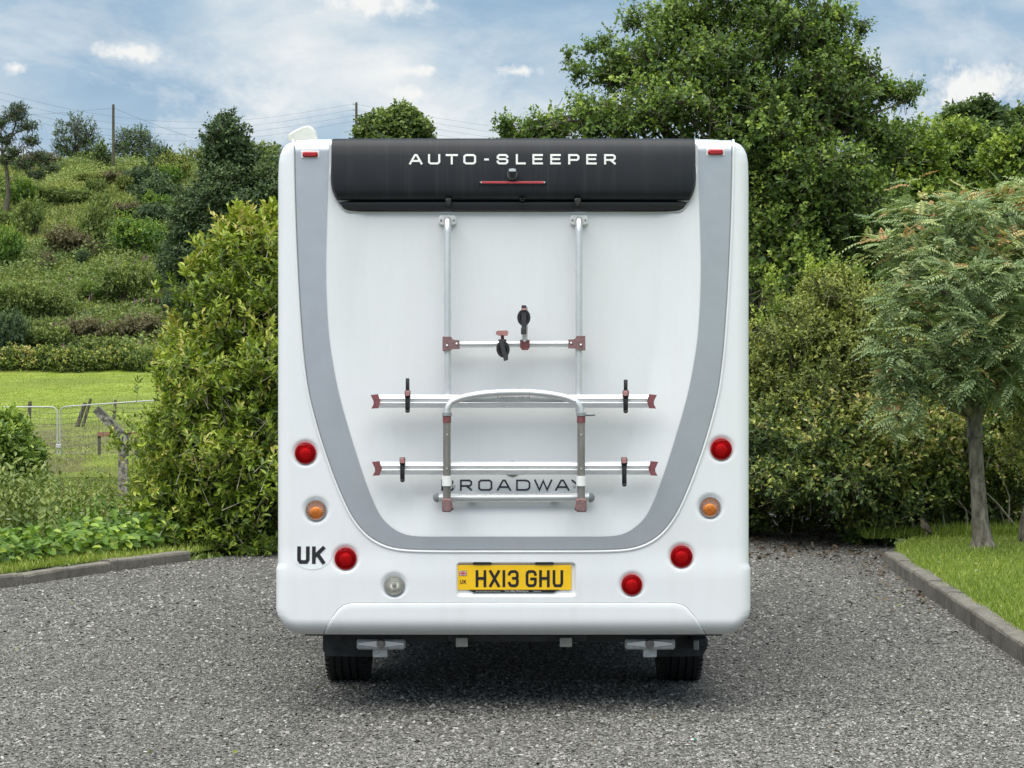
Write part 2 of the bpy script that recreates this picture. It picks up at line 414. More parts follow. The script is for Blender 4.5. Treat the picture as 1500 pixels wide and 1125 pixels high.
t.links.new(c, b.inputs['Base Color']); b.inputs['Roughness'].default_value = 0.95; b.inputs['Specular IOR Level'].default_value = 0.1
mbump(t, b, f, 0.8, 0.15)
M['pasture'] = m

M['leaf_bush'] = leaf_mat('glossy_shrub_leaf', [(0.0, (0.020, 0.036, 0.009)), (0.35, (0.066, 0.108, 0.014)), (0.65, (0.145, 0.195, 0.022)), (0.88, (0.245, 0.29, 0.045)), (1.0, (0.27, 0.25, 0.07))], 0.38, 0.25, gain=1.75)
M['leaf_hedge'] = leaf_mat('hedge_leaf', [(0.0, (0.012, 0.022, 0.008)), (0.35, (0.034, 0.056, 0.016)), (0.65, (0.085, 0.105, 0.026)), (0.88, (0.165, 0.178, 0.042)), (1.0, (0.20, 0.165, 0.075))], 0.42, 0.25, gain=2.9)
M['leaf_olive'] = leaf_mat('olive_shrub_leaf', [(0.0, (0.028, 0.036, 0.011)), (0.4, (0.070, 0.090, 0.022)), (0.75, (0.138, 0.162, 0.038)), (1.0, (0.22, 0.22, 0.065))], 0.5, 0.25, gain=2.25)
M['leaf_haw'] = leaf_mat('hawthorn_leaf', [(0.0, (0.014, 0.026, 0.008)), (0.4, (0.041, 0.070, 0.018)), (0.75, (0.088, 0.130, 0.029)), (1.0, (0.18, 0.22, 0.055))], 0.45, 0.40, gain=2.9)
M['leaf_rowan'] = leaf_mat('rowan_leaflet', [(0.0, (0.046, 0.074, 0.034)), (0.4, (0.090, 0.125, 0.058)), (0.72, (0.150, 0.180, 0.080)), (0.88, (0.19, 0.17, 0.070)), (1.0, (0.19, 0.115, 0.058))], 0.5, 0.25, gain=2.8)
M['leaf_far'] = leaf_mat('far_tree_leaf', [(0.0, (0.016, 0.030, 0.012)), (0.5, (0.042, 0.068, 0.022)), (1.0, (0.10, 0.135, 0.035))], 0.6, 0.25, gain=2.4)
M['leaf_fresh'] = leaf_mat('fresh_tree_leaf', [(0.0, (0.025, 0.050, 0.012)), (0.5, (0.075, 0.120, 0.022)), (1.0, (0.19, 0.24, 0.04))], 0.5, 0.3, gain=2.05)
M['leaf_dark'] = leaf_mat('dark_tree_leaf', [(0.0, (0.010, 0.020, 0.011)), (0.5, (0.026, 0.044, 0.020)), (1.0, (0.062, 0.088, 0.034))], 0.6, 0.2, gain=2.8)
M['leaf_scrub'] = leaf_mat('scrub_leaf', [(0.0, (0.036, 0.055, 0.016)), (0.5, (0.086, 0.120, 0.032)), (1.0, (0.16, 0.195, 0.055))], 0.6, 0.25, gain=2.0)
M['leaf_brown'] = leaf_mat('brown_scrub_leaf', [(0.0, (0.045, 0.042, 0.022)), (0.5, (0.105, 0.095, 0.05)), (1.0, (0.18, 0.16, 0.09))], 0.7, 0.2, gain=1.7)
M['leaf_ground'] = leaf_mat('ground_cover_leaf', [(0.0, (0.030, 0.062, 0.014)), (0.5, (0.075, 0.145, 0.022)), (0.85, (0.145, 0.235, 0.034)), (1.0, (0.26, 0.33, 0.05))], 0.45, 0.3, gain=1.5)
M['leaf_nettle'] = leaf_mat('nettle_leaf', [(0.0, (0.028, 0.046, 0.013)), (0.5, (0.074, 0.102, 0.026)), (1.0, (0.17, 0.19, 0.055))], 0.5, 0.25, gain=2.3)
M['grass'] = leaf_mat('grass_blade', [(0.0, (0.060, 0.10, 0.018)), (0.5, (0.14, 0.195, 0.030)), (0.85, (0.23, 0.28, 0.055)), (1.0, (0.33, 0.33, 0.12))], 0.5, 0.35, gain=1.75)
M['tuft'] = leaf_mat('rough_grass_tuft', [(0.0, (0.065, 0.085, 0.024)), (0.5, (0.135, 0.16, 0.04)), (1.0, (0.25, 0.255, 0.09))], 0.6, 0.25, gain=1.9)
M['dock'] = leaf_mat('dock_seed', [(0.0, (0.13, 0.055, 0.03)), (1.0, (0.30, 0.17, 0.08))], 0.7, 0.2)
M['petal'] = leaf_mat('foxglove_petal', [(0.0, (0.26, 0.13, 0.19)), (1.0, (0.38, 0.24, 0.30))], 0.6, 0.3)
M['white_petal'] = leaf_mat('white_petal', [(0.0, (0.6, 0.6, 0.52)), (1.0, (0.8, 0.8, 0.74))], 0.6, 0.3)
M['litter'] = leaf_mat('fallen_leaf', [(0.0, (0.05, 0.035, 0.025)), (0.6, (0.12, 0.085, 0.055)), (0.95, (0.20, 0.15, 0.09)), (1.0, (0.22, 0.27, 0.06))], 0.7, 0.15)

# ------------------------------------------------------------------ ground
rg = np.random.default_rng(11)
_ph = rg.uniform(0, 6.28, 24); _k = rg.uniform(-1, 1, (24, 2))
def snoise(x, y, s):                      # cheap smooth 2-D noise, about -1..1
    v = 0
    for i in range(8):
        f = s * (1 + 0.45 * i)
        v = v + np.sin(f * (_k[i, 0] * x * 2 + _k[i, 1] * y * 2) + _ph[i]) / (1 + 0.5 * i)
    return v / 3.0
TD = [-400, 19.5, 24, 29, 40, 48, 56, 70, 85, 100, 125, 150, 235, 262, 420, 2500]
TZ = [-0.35, -0.35, -0.8, -1.15, -0.75, -0.10, -1.05, -1.1, -0.95, -0.45, 0.80, 2.30, 26.9, 28.6, 27.5, 10]
def terrain(x, d):
    x = np.asarray(x, float); d = np.asarray(d, float)
    z = np.interp(d, TD, TZ)
    hill = np.clip((d - 152) / 30, 0, 1)
    z = z + hill * (1.1 * snoise(x, d, 0.045) + 0.5 * snoise(x, d, 0.16))
    mid = np.clip((d - 24) / 10, 0, 1) * (1 - hill)
    return z + mid * 0.10 * snoise(x, d, 0.12)
def hill_point(px, py):                   # point of the hillside seen at a photo pixel
    d = np.linspace(150, 262, 600)
    z = terrain((px - 750) * d / F, d)
    pyy = 562.5 - (z - H) * F / d
    i = int(np.argmin(np.abs(pyy - py)))
    return Vector(((px - 750) * d[i] / F, d[i], float(z[i])))
def sheet(name, xs, ds, fz, mat):
    X, D = np.meshgrid(xs, ds)
    Z = fz(X, D)
    V = np.stack([X, D, Z], -1).reshape(-1, 3)
    n, k = len(ds), len(xs)
    i = np.arange(n - 1)[:, None] * k + np.arange(k - 1)[None, :]
    Fc = np.stack([i, i + 1, i + k + 1, i + k], -1).reshape(-1, 4)
    return tag(np_mesh(name, V, [Fc], mat, smooth=True), kind='structure')
xs_far = np.concatenate([np.linspace(-900, -160, 16), np.linspace(-150, 150, 151), np.linspace(160, 900, 16)])
sheet('ground', np.concatenate([np.linspace(-400, -30, 12), np.linspace(-28, 28, 57), np.linspace(30, 400, 12)]),
      np.concatenate([np.linspace(-400, 0, 9), np.arange(4, 24.1, 1.0), np.arange(25, 44.5, 1.0)]), terrain, M['verge'])
sheet('pasture', xs_far, np.concatenate([np.arange(44, 152.1, 1.5)]), terrain, M['pasture'])
sheet('hillside', xs_far, np.concatenate([np.arange(152, 265, 1.5), np.linspace(270, 420, 12), [600, 900, 1500, 2500]]), terrain, M['hill'])

# yard outline
RK = [(1.9, -30.0), (2.25, 2.0), (2.62, 7.5), (2.88, 11.5), (3.08, 15.0), (3.25, 17.9), (3.42, 18.7), (3.75, 19.7)]     # foot of the right kerb
LK = [(-2.30, 19.45), (-2.55, 18.95), (-2.95, 18.15), (-3.45, 17.05), (-3.97, 15.8), (-4.75, 14.3), (-5.8, 12.7), (-7.4, 11.0), (-9.6, 9.5), (-12.5, 8.4), (-20, 7.0), (-40, 6.0)]
gm = MB()
poly = RK + [(4.0, 25.0), (-2.0, 25.0)] + LK + [(-40, -30)]
gm.add([(x, y, 0.0) for x, y in poly], [tuple(range(len(poly)))])
yard = tag(gm.build('gravel_yard', M['gravel_bed'], recalc=False), kind='structure')

# kerbs of single kerbstones
def resample(pts, step):
    pts = [Vector((p[0], p[1], 0)) for p in pts]
    L = [0]
    for a, b_ in zip(pts, pts[1:]): L.append(L[-1] + (b_ - a).length)
    n = max(1, int(round(L[-1] / step)))
    outp = []
    for i in range(n + 1):
        s = L[-1] * i / n
        j = max(k for k in range(len(L) - 1) if L[k] <= s + 1e-9)
        f = (s - L[j]) / (L[j + 1] - L[j])
        outp.append(pts[j].lerp(pts[j + 1], f))
    return outp
def kerb(name, pts, side, hgt, wd, step, label):
    root = tag(empty(name, (pts[0].x, pts[0].y, 0)), kind='structure')
    r = random.Random(5)
    for a, b_ in zip(pts, pts[1:]):
        t_ = (b_ - a).normalized(); nrm = Vector((t_.y, -t_.x, 0)) * side
        a2, b2 = a + t_ * 0.004, b_ - t_ * 0.004
        dz = r.uniform(-0.006, 0.006); off = r.uniform(-0.005, 0.005); tl = r.uniform(-0.005, 0.005)
        prof = [(0, -0.12), (0, hgt - 0.022), (0.008, hgt - 0.006), (0.024, hgt), (wd - 0.006, hgt), (wd, hgt - 0.006), (wd, -0.12)]
        rings = []
        for p, e in ((a2, -tl), (a2.lerp(b2, .33), -tl * .3), (a2.lerp(b2, .66), tl * .3), (b2, tl)):
            j = [r.uniform(-0.003, 0.003) for _ in prof]
            rings.append([tuple(p + nrm * (u + off + jj) + Vector((0, 0, z + (dz + e if z > 0 else 0) + jj))- Vector((pts[0].x, pts[0].y, 0))) for (u, z), jj in zip(prof, j)])
        MB().loft(rings, True, True).build('kerbstone', M['kerb'], root)
    return root
rk_pts = resample([p for p in RK if 1.9 < p[1] < 18], 0.91)
lk_pts = resample([(-2.87, 18.31)] + LK[3:10], 0.60)
kerb('kerb_right', rk_pts, 1, 0.115, 0.125, 0.91, '')
kerb('kerb_left', lk_pts, 1, 0.090, 0.125, 0.60, '')

# lawn behind the right kerb
def rkx(y): return np.interp(y, [p[1] for p in RK], [p[0] for p in RK])
ys = np.concatenate([np.linspace(-30, 6, 10), np.arange(6.5, 25.1, 0.5)])
us = np.concatenate([[0.10], np.linspace(0.2, 4, 20), np.linspace(5, 30, 10)])
X = np.stack([rkx(ys) + u for u in us], 1); Y = np.repeat(ys[:, None], len(us), 1)
def lawn_z(x, y):
    e = np.clip((x - rkx(y) - 0.10) / 0.5, 0, 1)
    return 0.093 + 0.02 * e + 0.018 * e * snoise(x, y, 1.2) + 0.012 * np.clip(x - 4, 0, 6)
Zl = lawn_z(X, Y)
i = np.arange(len(ys) - 1)[:, None] * len(us) + np.arange(len(us) - 1)[None, :]
tag(np_mesh('lawn', np.stack([X, Y, Zl], -1).reshape(-1, 3), [np.stack([i, i + 1, i + len(us) + 1, i + len(us)], -1).reshape(-1, 4)], M['lawn'], smooth=True), kind='structure')
# verge behind the left kerb, falling to the lower ground
vp = resample(LK[:11], 0.5)
us = [0.10, 0.3, 0.6, 1.0, 1.6, 2.4, 3.4, 4.6, 6.0, 8.0]
vz = [0.078, 0.095, 0.11, 0.10, 0.06, -0.02, -0.2, -0.45, -0.75, -1.25]
rows = []
for k, p in enumerate(vp):
    a, b_ = vp[max(k - 1, 0)], vp[min(k + 1, len(vp) - 1)]
    t_ = (b_ - a).normalized(); nrm = Vector((t_.y, -t_.x, 0))
    rows.append([(p.x + nrm.x * u, p.y + nrm.y * u, z + 0.02 * math.sin(3 * p.x + u)) for u, z in zip(us, vz)])
vm = MB(); vm.loft(rows, closed=False, smooth=True)
tag(vm.build('verge', M['verge']), kind='structure')
def verge_pt(s, u):                       # s 0..1 along the kerb, u metres behind it
    k = s * (len(vp) - 1); j = min(int(k), len(vp) - 2); f = k - j
    ra, rb = rows[j], rows[j + 1]
    def at(r): 
        return np.array([np.interp(u, us, [q[c_] for q in r]) for c_ in range(3)])
    return at(ra) * (1 - f) + at(rb) * f

# loose crushed stone lying on the yard: octahedral chips
def chips(n, y0, y1, smin, smax, seed):
    r = np.random.default_rng(seed)
    lo, hi = 1 / y1, 1 / y0
    y = 1 / (lo + (hi - lo) * r.random(n)) if y1 - y0 > 5 else r.uniform(y0, y1, n)
    half = 0.262 * y + 0.25
    x = r.uniform(-1, 1, n) * half
    ok = (x < rkx(y) - 0.015)
    lx = np.interp(y, [p[1] for p in LK][::-1], [p[0] for p in LK][::-1])
    ok &= (x > lx + 0.01)
    x, y = x[ok], y[ok]; n = len(x)
    s = r.uniform(smin, smax, n) * r.choice([1, 1, 1, 0.7, 1.35], n)
    base = np.array([[1, 0, 0], [0, 1, 0], [-1, 0, 0], [0, -1, 0], [0, 0, 1], [0, 0, -1]], float)
    Vv = base[None] * np.stack([r.uniform(.7, 1.35, n), r.uniform(.5, .95, n), r.uniform(.35, .7, n)], -1)[:, None, :]
    Vv = Vv + r.uniform(-.28, .28, (n, 6, 3))
    a = r.uniform(0, 6.283, n); tx = r.uniform(-.6, .6, n)
    ca, sa_ = np.cos(a), np.sin(a)
    ct, st_ = np.cos(tx), np.sin(tx)
    yy = Vv[..., 1] * ct[:, None] - Vv[..., 2] * st_[:, None]; zz = Vv[..., 1] * st_[:, None] + Vv[..., 2] * ct[:, None]
    xx = Vv[..., 0]
    P = np.stack([xx * ca[:, None] - yy * sa_[:, None], xx * sa_[:, None] + yy * ca[:, None], zz], -1) * s[:, None, None]
    P = P + np.stack([x, y, s * r.uniform(-.05, .25, n)], -1)[:, None, :]
    f = np.array([[0, 1, 4], [1, 2, 4], [2, 3, 4], [3, 0, 4], [1, 0, 5], [2, 1, 5], [3, 2, 5], [0, 3, 5]])
    f = f[:4]                             # the under side lies in the bed
    Fc = (f[None] + (np.arange(n) * 6)[:, None, None]).reshape(-1, 3)
    ti = np.clip(r.normal(0.5, 0.25, n) + 0.10 * snoise(x, y, 0.8), 0, 0.96); ti[r.random(n) < 0.01] = 1.0
    return P.reshape(-1, 3), Fc, np.repeat(ti, 6)
for seed, (n, y0, y1, a, b_) in enumerate([(90000, 7.9, 12.4, 0.0052, 0.0107), (46000, 12.4, 20.5, 0.008, 0.014)]):
    V, Fc, ti = chips(n, y0, y1, a, b_, 40 + seed)
    o = np_mesh('loose_gravel', V, [Fc], M['stone'], yard, ti); o['kind'] = 'stuff'

# ------------------------------------------------------------------ foliage tools
def unit(v): return v / np.maximum(np.linalg.norm(v, axis=-1, keepdims=True), 1e-9)
def leaves(P, A, Nn, L, Wd, shape='oval', curl=0.12):
    """returns verts (n,k,3) and local faces"""
    A = unit(A); S = unit(np.cross(A, Nn)); Nn = np.cross(S, A)
    L = L[:, None]; Wd = Wd[:, None]
    if shape == 'diamond':
        V = np.stack([P, P + A * L * .42 + S * Wd * .5 + Nn * Wd * .16, P + A * L - Nn * L * curl, P + A * L * .42 - S * Wd * .5 + Nn * Wd * .16], 1)
        f = [np.array([[0, 1, 2], [0, 2, 3]])]
    else:
        V = np.stack([P, P + A * L * .28 + S * Wd * .44 + Nn * Wd * .16, P + A * L * .68 + S * Wd * .40 + Nn * (Wd * .14 - L * curl * .4),
                      P + A * L - Nn * L * curl, P + A * L * .68 - S * Wd * .40 + Nn * (Wd * .14 - L * curl * .4), P + A * L * .28 - S * Wd * .44 + Nn * Wd * .16], 1)
        f = [np.array([[0, 1, 2, 3], [0, 3, 4, 5]])]
    return V, f
def pack(V, f):
    n, k = V.shape[:2]
    return V.reshape(-1, 3), [(q[None] + (np.arange(n) * k)[:, None, None]).reshape(-1, q.shape[1]) for q in f]
def lobe_points(lobes, n, r, shell, lump=0.22, back=0.5, inside=0.62, bottom=1.0):
    c = np.array([l[0] for l in lobes], float); R = np.array([l[1] for l in lobes], float)
    wgt = (R[:, 0] * R[:, 1] + R[:, 1] * R[:, 2] + R[:, 0] * R[:, 2]); wgt /= wgt.sum()
    Pp, Dd, ids = [], [], []
    got = 0
    for _ in range(12):
        m_ = int((n - got) * 1.8) + 32
        k = r.choice(len(lobes), m_, p=wgt)
        d = unit(r.normal(size=(m_, 3)))
        ok = (r.random(m_) < np.where(d[:, 1] > 0.25, back, 1.0)) & (r.random(m_) < np.where(d[:, 2] < -0.35, bottom, 1.0))
        lm = 1 + lump * (np.sin(d[:, 0] * 4.1 + k * 1.7) * np.cos(d[:, 2] * 5.3 + k * 2.3) + 0.6 * np.sin(d[:, 1] * 7.7 + d[:, 2] * 6.1 + k))
        rr = lm * (1 - shell * r.random(m_) ** 1.4)
        p = c[k] + d * R[k] * rr[:, None]
        for j in range(len(lobes)):
            q = np.linalg.norm((p - c[j]) / R[j], axis=1)
            ok &= ~((q < inside) & (k != j))
        Pp.append(p[ok]); Dd.append(d[ok]); ids.append(k[ok]); got += int(ok.sum())
        if got >= n: break
    return np.concatenate(Pp)[:n], np.concatenate(Dd)[:n], np.concatenate(ids)[:n]
UP = np.array([0, 0, 1.0])
def foliage(lobes, n_twig, n_leaf, tlen, ll, lw, seed, shape='oval', shell=0.45, up=0.35, droop=0.0, spread=1.0, tint=(0.5, .16, .13), tipg=0.22, sun_tint=0.12,
            fill=0, fill_size=2.0, lump=0.22, back=0.5, inside=0.62, bottom=1.0, clip=None, twig_share=0.5, twig_r=0.004, aln=0.5, curl=0.14, twig_back=0.5):
    r = np.random.default_rng(seed)
    P, D, ids = lobe_points(lobes, n_twig, r, shell, lump, back, inside, bottom)
    n = len(P)
    lobe_t = r.normal(0, 0.10, len(lobes))[ids]
    T = unit(D * 0.75 + UP * up + r.normal(0, .45, (n, 3)))
    TL = tlen * r.uniform(.55, 1.35, n)
    P0 = P - T * (TL * 0.6)[:, None]
    clu = tint[0] + lobe_t + r.normal(0, tint[1], n) + sun_tint * D[:, 2]  # last term lightens upward sides, light from above put into the tint
    k = n_leaf
    tt = (np.arange(k)[None, :] + r.random((n, k))) / k
    pos = P0[:, None] + T[:, None] * (TL[:, None] * tt)[..., None]
    pos[..., 2] -= droop * TL[:, None] * tt ** 2
    side = unit(r.normal(size=(n, k, 3)))
    side = unit(side - T[:, None] * (side * T[:, None]).sum(-1, keepdims=True))
    A = T[:, None] * (0.35 + 0.75 * tt[..., None]) + side * spread + UP * (0.1 - droop * 0.5)
    Nn = UP * 0.75 + D[:, None] * aln + r.normal(0, .45, (n, k, 3))
    LL = ll * r.uniform(.6, 1.25, (n, k)) * (1 - 0.25 * tt ** 3)
    LW = lw * (LL / ll) * r.uniform(.85, 1.15, (n, k))
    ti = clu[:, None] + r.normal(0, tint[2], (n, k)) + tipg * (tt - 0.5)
    pos, A, Nn = pos.reshape(-1, 3), A.reshape(-1, 3), Nn.reshape(-1, 3)
    LL, LW, ti = LL.ravel(), LW.ravel(), ti.ravel()
    if fill:
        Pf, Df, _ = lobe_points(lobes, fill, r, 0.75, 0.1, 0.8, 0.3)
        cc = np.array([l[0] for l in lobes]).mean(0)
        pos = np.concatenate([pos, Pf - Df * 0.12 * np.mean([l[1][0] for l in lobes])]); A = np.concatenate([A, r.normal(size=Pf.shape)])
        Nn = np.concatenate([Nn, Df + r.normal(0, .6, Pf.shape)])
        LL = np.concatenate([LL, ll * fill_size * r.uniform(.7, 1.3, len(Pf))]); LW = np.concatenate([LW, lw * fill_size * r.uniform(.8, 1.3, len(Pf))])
        ti = np.concatenate([ti, r.normal(tint[0] - 0.18, .1, len(Pf))])  # inner leaves tinted darker, shade inside the crown put into colour
    if clip is not None:
        ok = clip(pos); pos, A, Nn, LL, LW, ti = pos[ok], A[ok], Nn[ok], LL[ok], LW[ok], ti[ok]
    V, f = leaves(pos, A, Nn, LL, LW, shape, curl)
    kk = V.shape[1]
    Vf, Ff = pack(V, f)
    # slim twigs
    m_ = int(n * twig_share)
    tw = None
    if m_:
        sel = r.permutation(n)[:m_]
        a = P0[sel] - T[sel] * (TL[sel] * twig_back)[:, None]; e = P[sel] + T[sel] * (TL[sel] * .35)[:, None]
        e[:, 2] -= droop * TL[sel] * .8
        if clip is not None:
            ok = clip(a) & clip(e); a, e = a[ok], e[ok]
        if len(a):
            ax = unit(e - a); s1 = unit(np.cross(ax, r.normal(size=ax.shape))); s2 = np.cross(ax, s1)
            rr = twig_r
            tv = np.stack([a + s1 * rr, a - s1 * rr * .5 + s2 * rr * .87, a - s1 * rr * .5 - s2 * rr * .87, e], 1)
            tw = pack(tv, [np.array([[0, 1, 3], [1, 2, 3], [2, 0, 3]])])
    return Vf, Ff, np.repeat(np.clip(ti, 0, 1), kk), tw
def add_crown(root, name, mat, res, twig_mat=None):
    Vf, Ff, ti, tw = res
    off = np.array(root.location) if root is not None else np.zeros(3)
    o = np_mesh(name, Vf - off, Ff, mat, root, ti)
    if tw is not None:
        np_mesh('twigs', tw[0] - off, tw[1], twig_mat or M['twig'], root)['kind'] = 'stuff'
    return o
def limbs(root, name, base, lobes, r0, mat, seed, fork=0.35, subs=4, n=8, trunk_pts=None, wob=0.12, sub_r=0.28, minr=0.006):
    """tapering trunk, a limb into every lobe and side branches"""
    r = random.Random(seed); mb = MB()
    off = Vector(root.location)
    base = Vector(base)
    top = sum((Vector(l[0]) for l in lobes), Vector()) / len(lobes)
    tp = [Vector(p) for p in trunk_pts] if trunk_pts else [base.lerp(Vector((top.x * .5 + base.x * .5, top.y * .5 + base.y * .5, top.z)), k / 5) + Vector((r.uniform(-1, 1), r.uniform(-1, 1), 0)) * r0 * .5 * (k > 0) for k in range(6)]
    m_ = len(tp)
    rad = [r0 * (1.35 if k == 0 else 1.0) * (1 - 0.72 * k / (m_ - 1)) for k in range(m_)]
    mb.tube([p - off for p in tp], rad, n)
    for li, (c, R) in enumerate(lobes):
        c = Vector(c)
        f = fork + (1 - fork) * r.random() * .85
        k = f * (m_ - 1); j = min(int(k), m_ - 2)
        p0 = tp[j].lerp(tp[j + 1], k - j); rb = rad[j] * 0.55
        L = (c - p0).length
        pts = [p0]
        for q in range(1, 6):
            s = q / 5
            p = p0.lerp(c, s) + Vector((0, 0, L * .10 * math.sin(math.pi * s))) + Vector((r.uniform(-1, 1), r.uniform(-1, 1), r.uniform(-1, 1))) * L * wob * (.5 if q == 5 else 1)
            pts.append(p)
        lr = [max(minr, rb * (1 - .75 * q / 5)) for q in range(6)]
        mb.tube([p - off for p in pts], lr, max(5, n - 2))
        for s_ in range(subs):
            q = r.randint(2, 5); a = pts[q]
            dr = Vector((r.gauss(0, 1), r.gauss(0, 1), r.gauss(.25, 1))).normalized()
            e = c + Vector((dr.x * R[0], dr.y * R[1], dr.z * R[2])) * r.uniform(.7, 1.0)
            mid = a.lerp(e, .5) + Vector((r.uniform(-1, 1), r.uniform(-1, 1), r.uniform(-.3, 1))) * (e - a).length * wob
            b0 = max(minr, lr[q] * .6)
            mb.tube([a - off, mid - off, e - off], [b0, b0 * .6, minr * .5], 5)
    return mb.build(name, mat, root, recalc=False)
def pl(px, py, d, rx, ry, rdepth=None):   # lobe from a photo ellipse at a distance
    s = d / F
    return (tuple(W(px, py, d)), (rx * s, (rdepth if rdepth else rx * s), ry * s))

# ------------------------------------------------------------------ grasses and ground cover
def blades(n, posf, h0, h1, wd, seed, lean=0.5, tmu=0.5, tsd=0.2):
    r = np.random.default_rng(seed)
    P = posf(n, r); n = len(P)
    h = r.uniform(h0, h1, n)
    a = r.uniform(0, 6.283, n); s = np.stack([np.cos(a), np.sin(a), np.zeros(n)], -1)
    ln = np.stack([r.normal(0, lean, n), r.normal(0, lean, n), np.ones(n)], -1)
    tip = P + unit(ln) * h[:, None]
    w_ = wd * r.uniform(.6, 1.4, n)[:, None]
    mid = P + (tip - P) * .5 + np.array([0, 0, 1]) * (h * .12)[:, None]
    V = np.stack([P - s * w_ * .5, P + s * w_ * .5, mid + s * w_ * .38, tip, mid - s * w_ * .38], 1)
    Vf, Ff = pack(V, [np.array([[0, 1, 2, 4]]), np.array([[4, 2, 3]])])
    ti = np.clip(r.normal(tmu, tsd, n) + 0.16 * snoise(P[:, 0], P[:, 1], 1.3), 0, 1)
    return Vf, Ff, np.repeat(ti, 5)
def lawn_pos(n, r):
    y = 1 / r.uniform(1 / 21.0, 1 / 8.6, n); x = rkx(y) + 0.09 + 4.2 * r.random(n) ** 1.15
    ok = x < 0.262 * y + 0.5
    bare = np.exp(-(((x - 4.95) / .55) ** 2 + ((y - 18.7) / .8) ** 2)) > r.random(n) * 1.1
    x, y = x[ok & ~bare], y[ok & ~bare]
    return np.stack([x, y, lawn_z(x, y) - 0.004], -1)
V, Ff, ti = blades(95000, lawn_pos, 0.025, 0.062, 0.006, 1)
tag(np_mesh('lawn_grass', V, Ff, M['grass'], None, ti), 'short bright green lawn grass behind the right kerb', 'grass', kind='stuff')
def lawn_back(n, r):
    y = r.uniform(19.7, 21.0, n); x = r.uniform(3.4, 5.8, n)
    return np.stack([x, y, lawn_z(x, y) - 0.004], -1)
V, Ff, ti = blades(9000, lawn_back, 0.06, 0.16, 0.008, 2, tmu=0.42)
tag(np_mesh('long_grass', V, Ff, M['grass'], None, ti), 'longer grass along the foot of the hedge', 'grass', kind='stuff')
def disc_flowers(name, P, rad, mat, label, cat, seed):
    r = np.random.default_rng(seed); n = len(P)
    k = 6; ang = np.arange(k) * 6.283 / k
    ring = np.stack([np.cos(ang), np.sin(ang), np.full(k, .25)], -1)
    V = P[:, None] + np.concatenate([[[0, 0, 0]], ring])[None] * (rad * r.uniform(.7, 1.3, n))[:, None, None]
    f = np.array([[0, 1 + i_, 1 + (i_ + 1) % k] for i_ in range(k)])
    Vf, Ff = pack(V, [f])
    return tag(np_mesh(name, Vf, Ff, mat, None, np.repeat(r.random(n), k + 1)), label, cat, kind='stuff')
r_ = np.random.default_rng(71)
y = r_.uniform(11, 19, 26); x = rkx(y) + r_.uniform(.2, 1.9, 26)
disc_flowers('daisies', np.stack([x, y, lawn_z(x, y) + 0.045], -1), 0.014, M['white_petal'], 'tiny white daisies dotted over the lawn', 'daisies', 3)

S_IN = 0.27
def verge_many(n, r, u0, u1, power=1.0, s1=S_IN):
    s = r.uniform(0, s1, n); u = u0 + (u1 - u0) * r.random(n) ** power
    return np.array([verge_pt(a, b_) for a, b_ in zip(s, u)])
V, Ff, ti = blades(9000, lambda n, r: verge_many(n, r, 0.11, 0.75, 1.4), 0.02, 0.075, 0.007, 4, tmu=.68)
tag(np_mesh('verge_grass', V, Ff, M['grass'], None, ti), 'fringe of bright grass along the top of the left kerb', 'grass', kind='stuff')
# low broad-leaved cover
r_ = np.random.default_rng(21)
P = verge_many(11000, r_, 0.35, 2.3)
hh = (0.10 + 0.26 * r_.random(len(P))) * (0.75 + 0.35 * snoise(P[:, 0], P[:, 1], 1.6))
dens = r_.random(len(P)) < np.clip(0.8 + 0.7 * snoise(P[:, 0] + 3, P[:, 1], 1.1), .15, 1)
P = P[dens]; hh = hh[dens]; n = len(P)
P[:, 2] += np.clip(hh, .03, .5) * r_.random(n) ** .5
A = np.stack([r_.normal(size=n), r_.normal(size=n), r_.normal(-.15, .3, n)], -1); Nn = UP + r_.normal(0, .35, (n, 3)) + np.array([0, -.5, 0])
L = r_.uniform(.05, .11, n)
V, f = leaves(P, A, Nn, L, L * .72, 'oval')
Vf, Ff = pack(V, f)
tag(np_mesh('ground_cover', Vf, Ff, M['leaf_ground'], None, np.repeat(np.clip(r_.normal(.58, .2, n) + .2 * snoise(P[:, 0], P[:, 1], 1.5), 0, 1), 6)),
    'fresh green broad-leaved ground cover behind the left kerb', 'ground cover', kind='stuff')
P = verge_many(30, r_, .5, 1.6); P[:, 2] += .33
disc_flowers('bramble_flowers', P, 0.022, M['white_petal'], 'scattered white bramble flowers over the ground cover', 'flowers', 5)
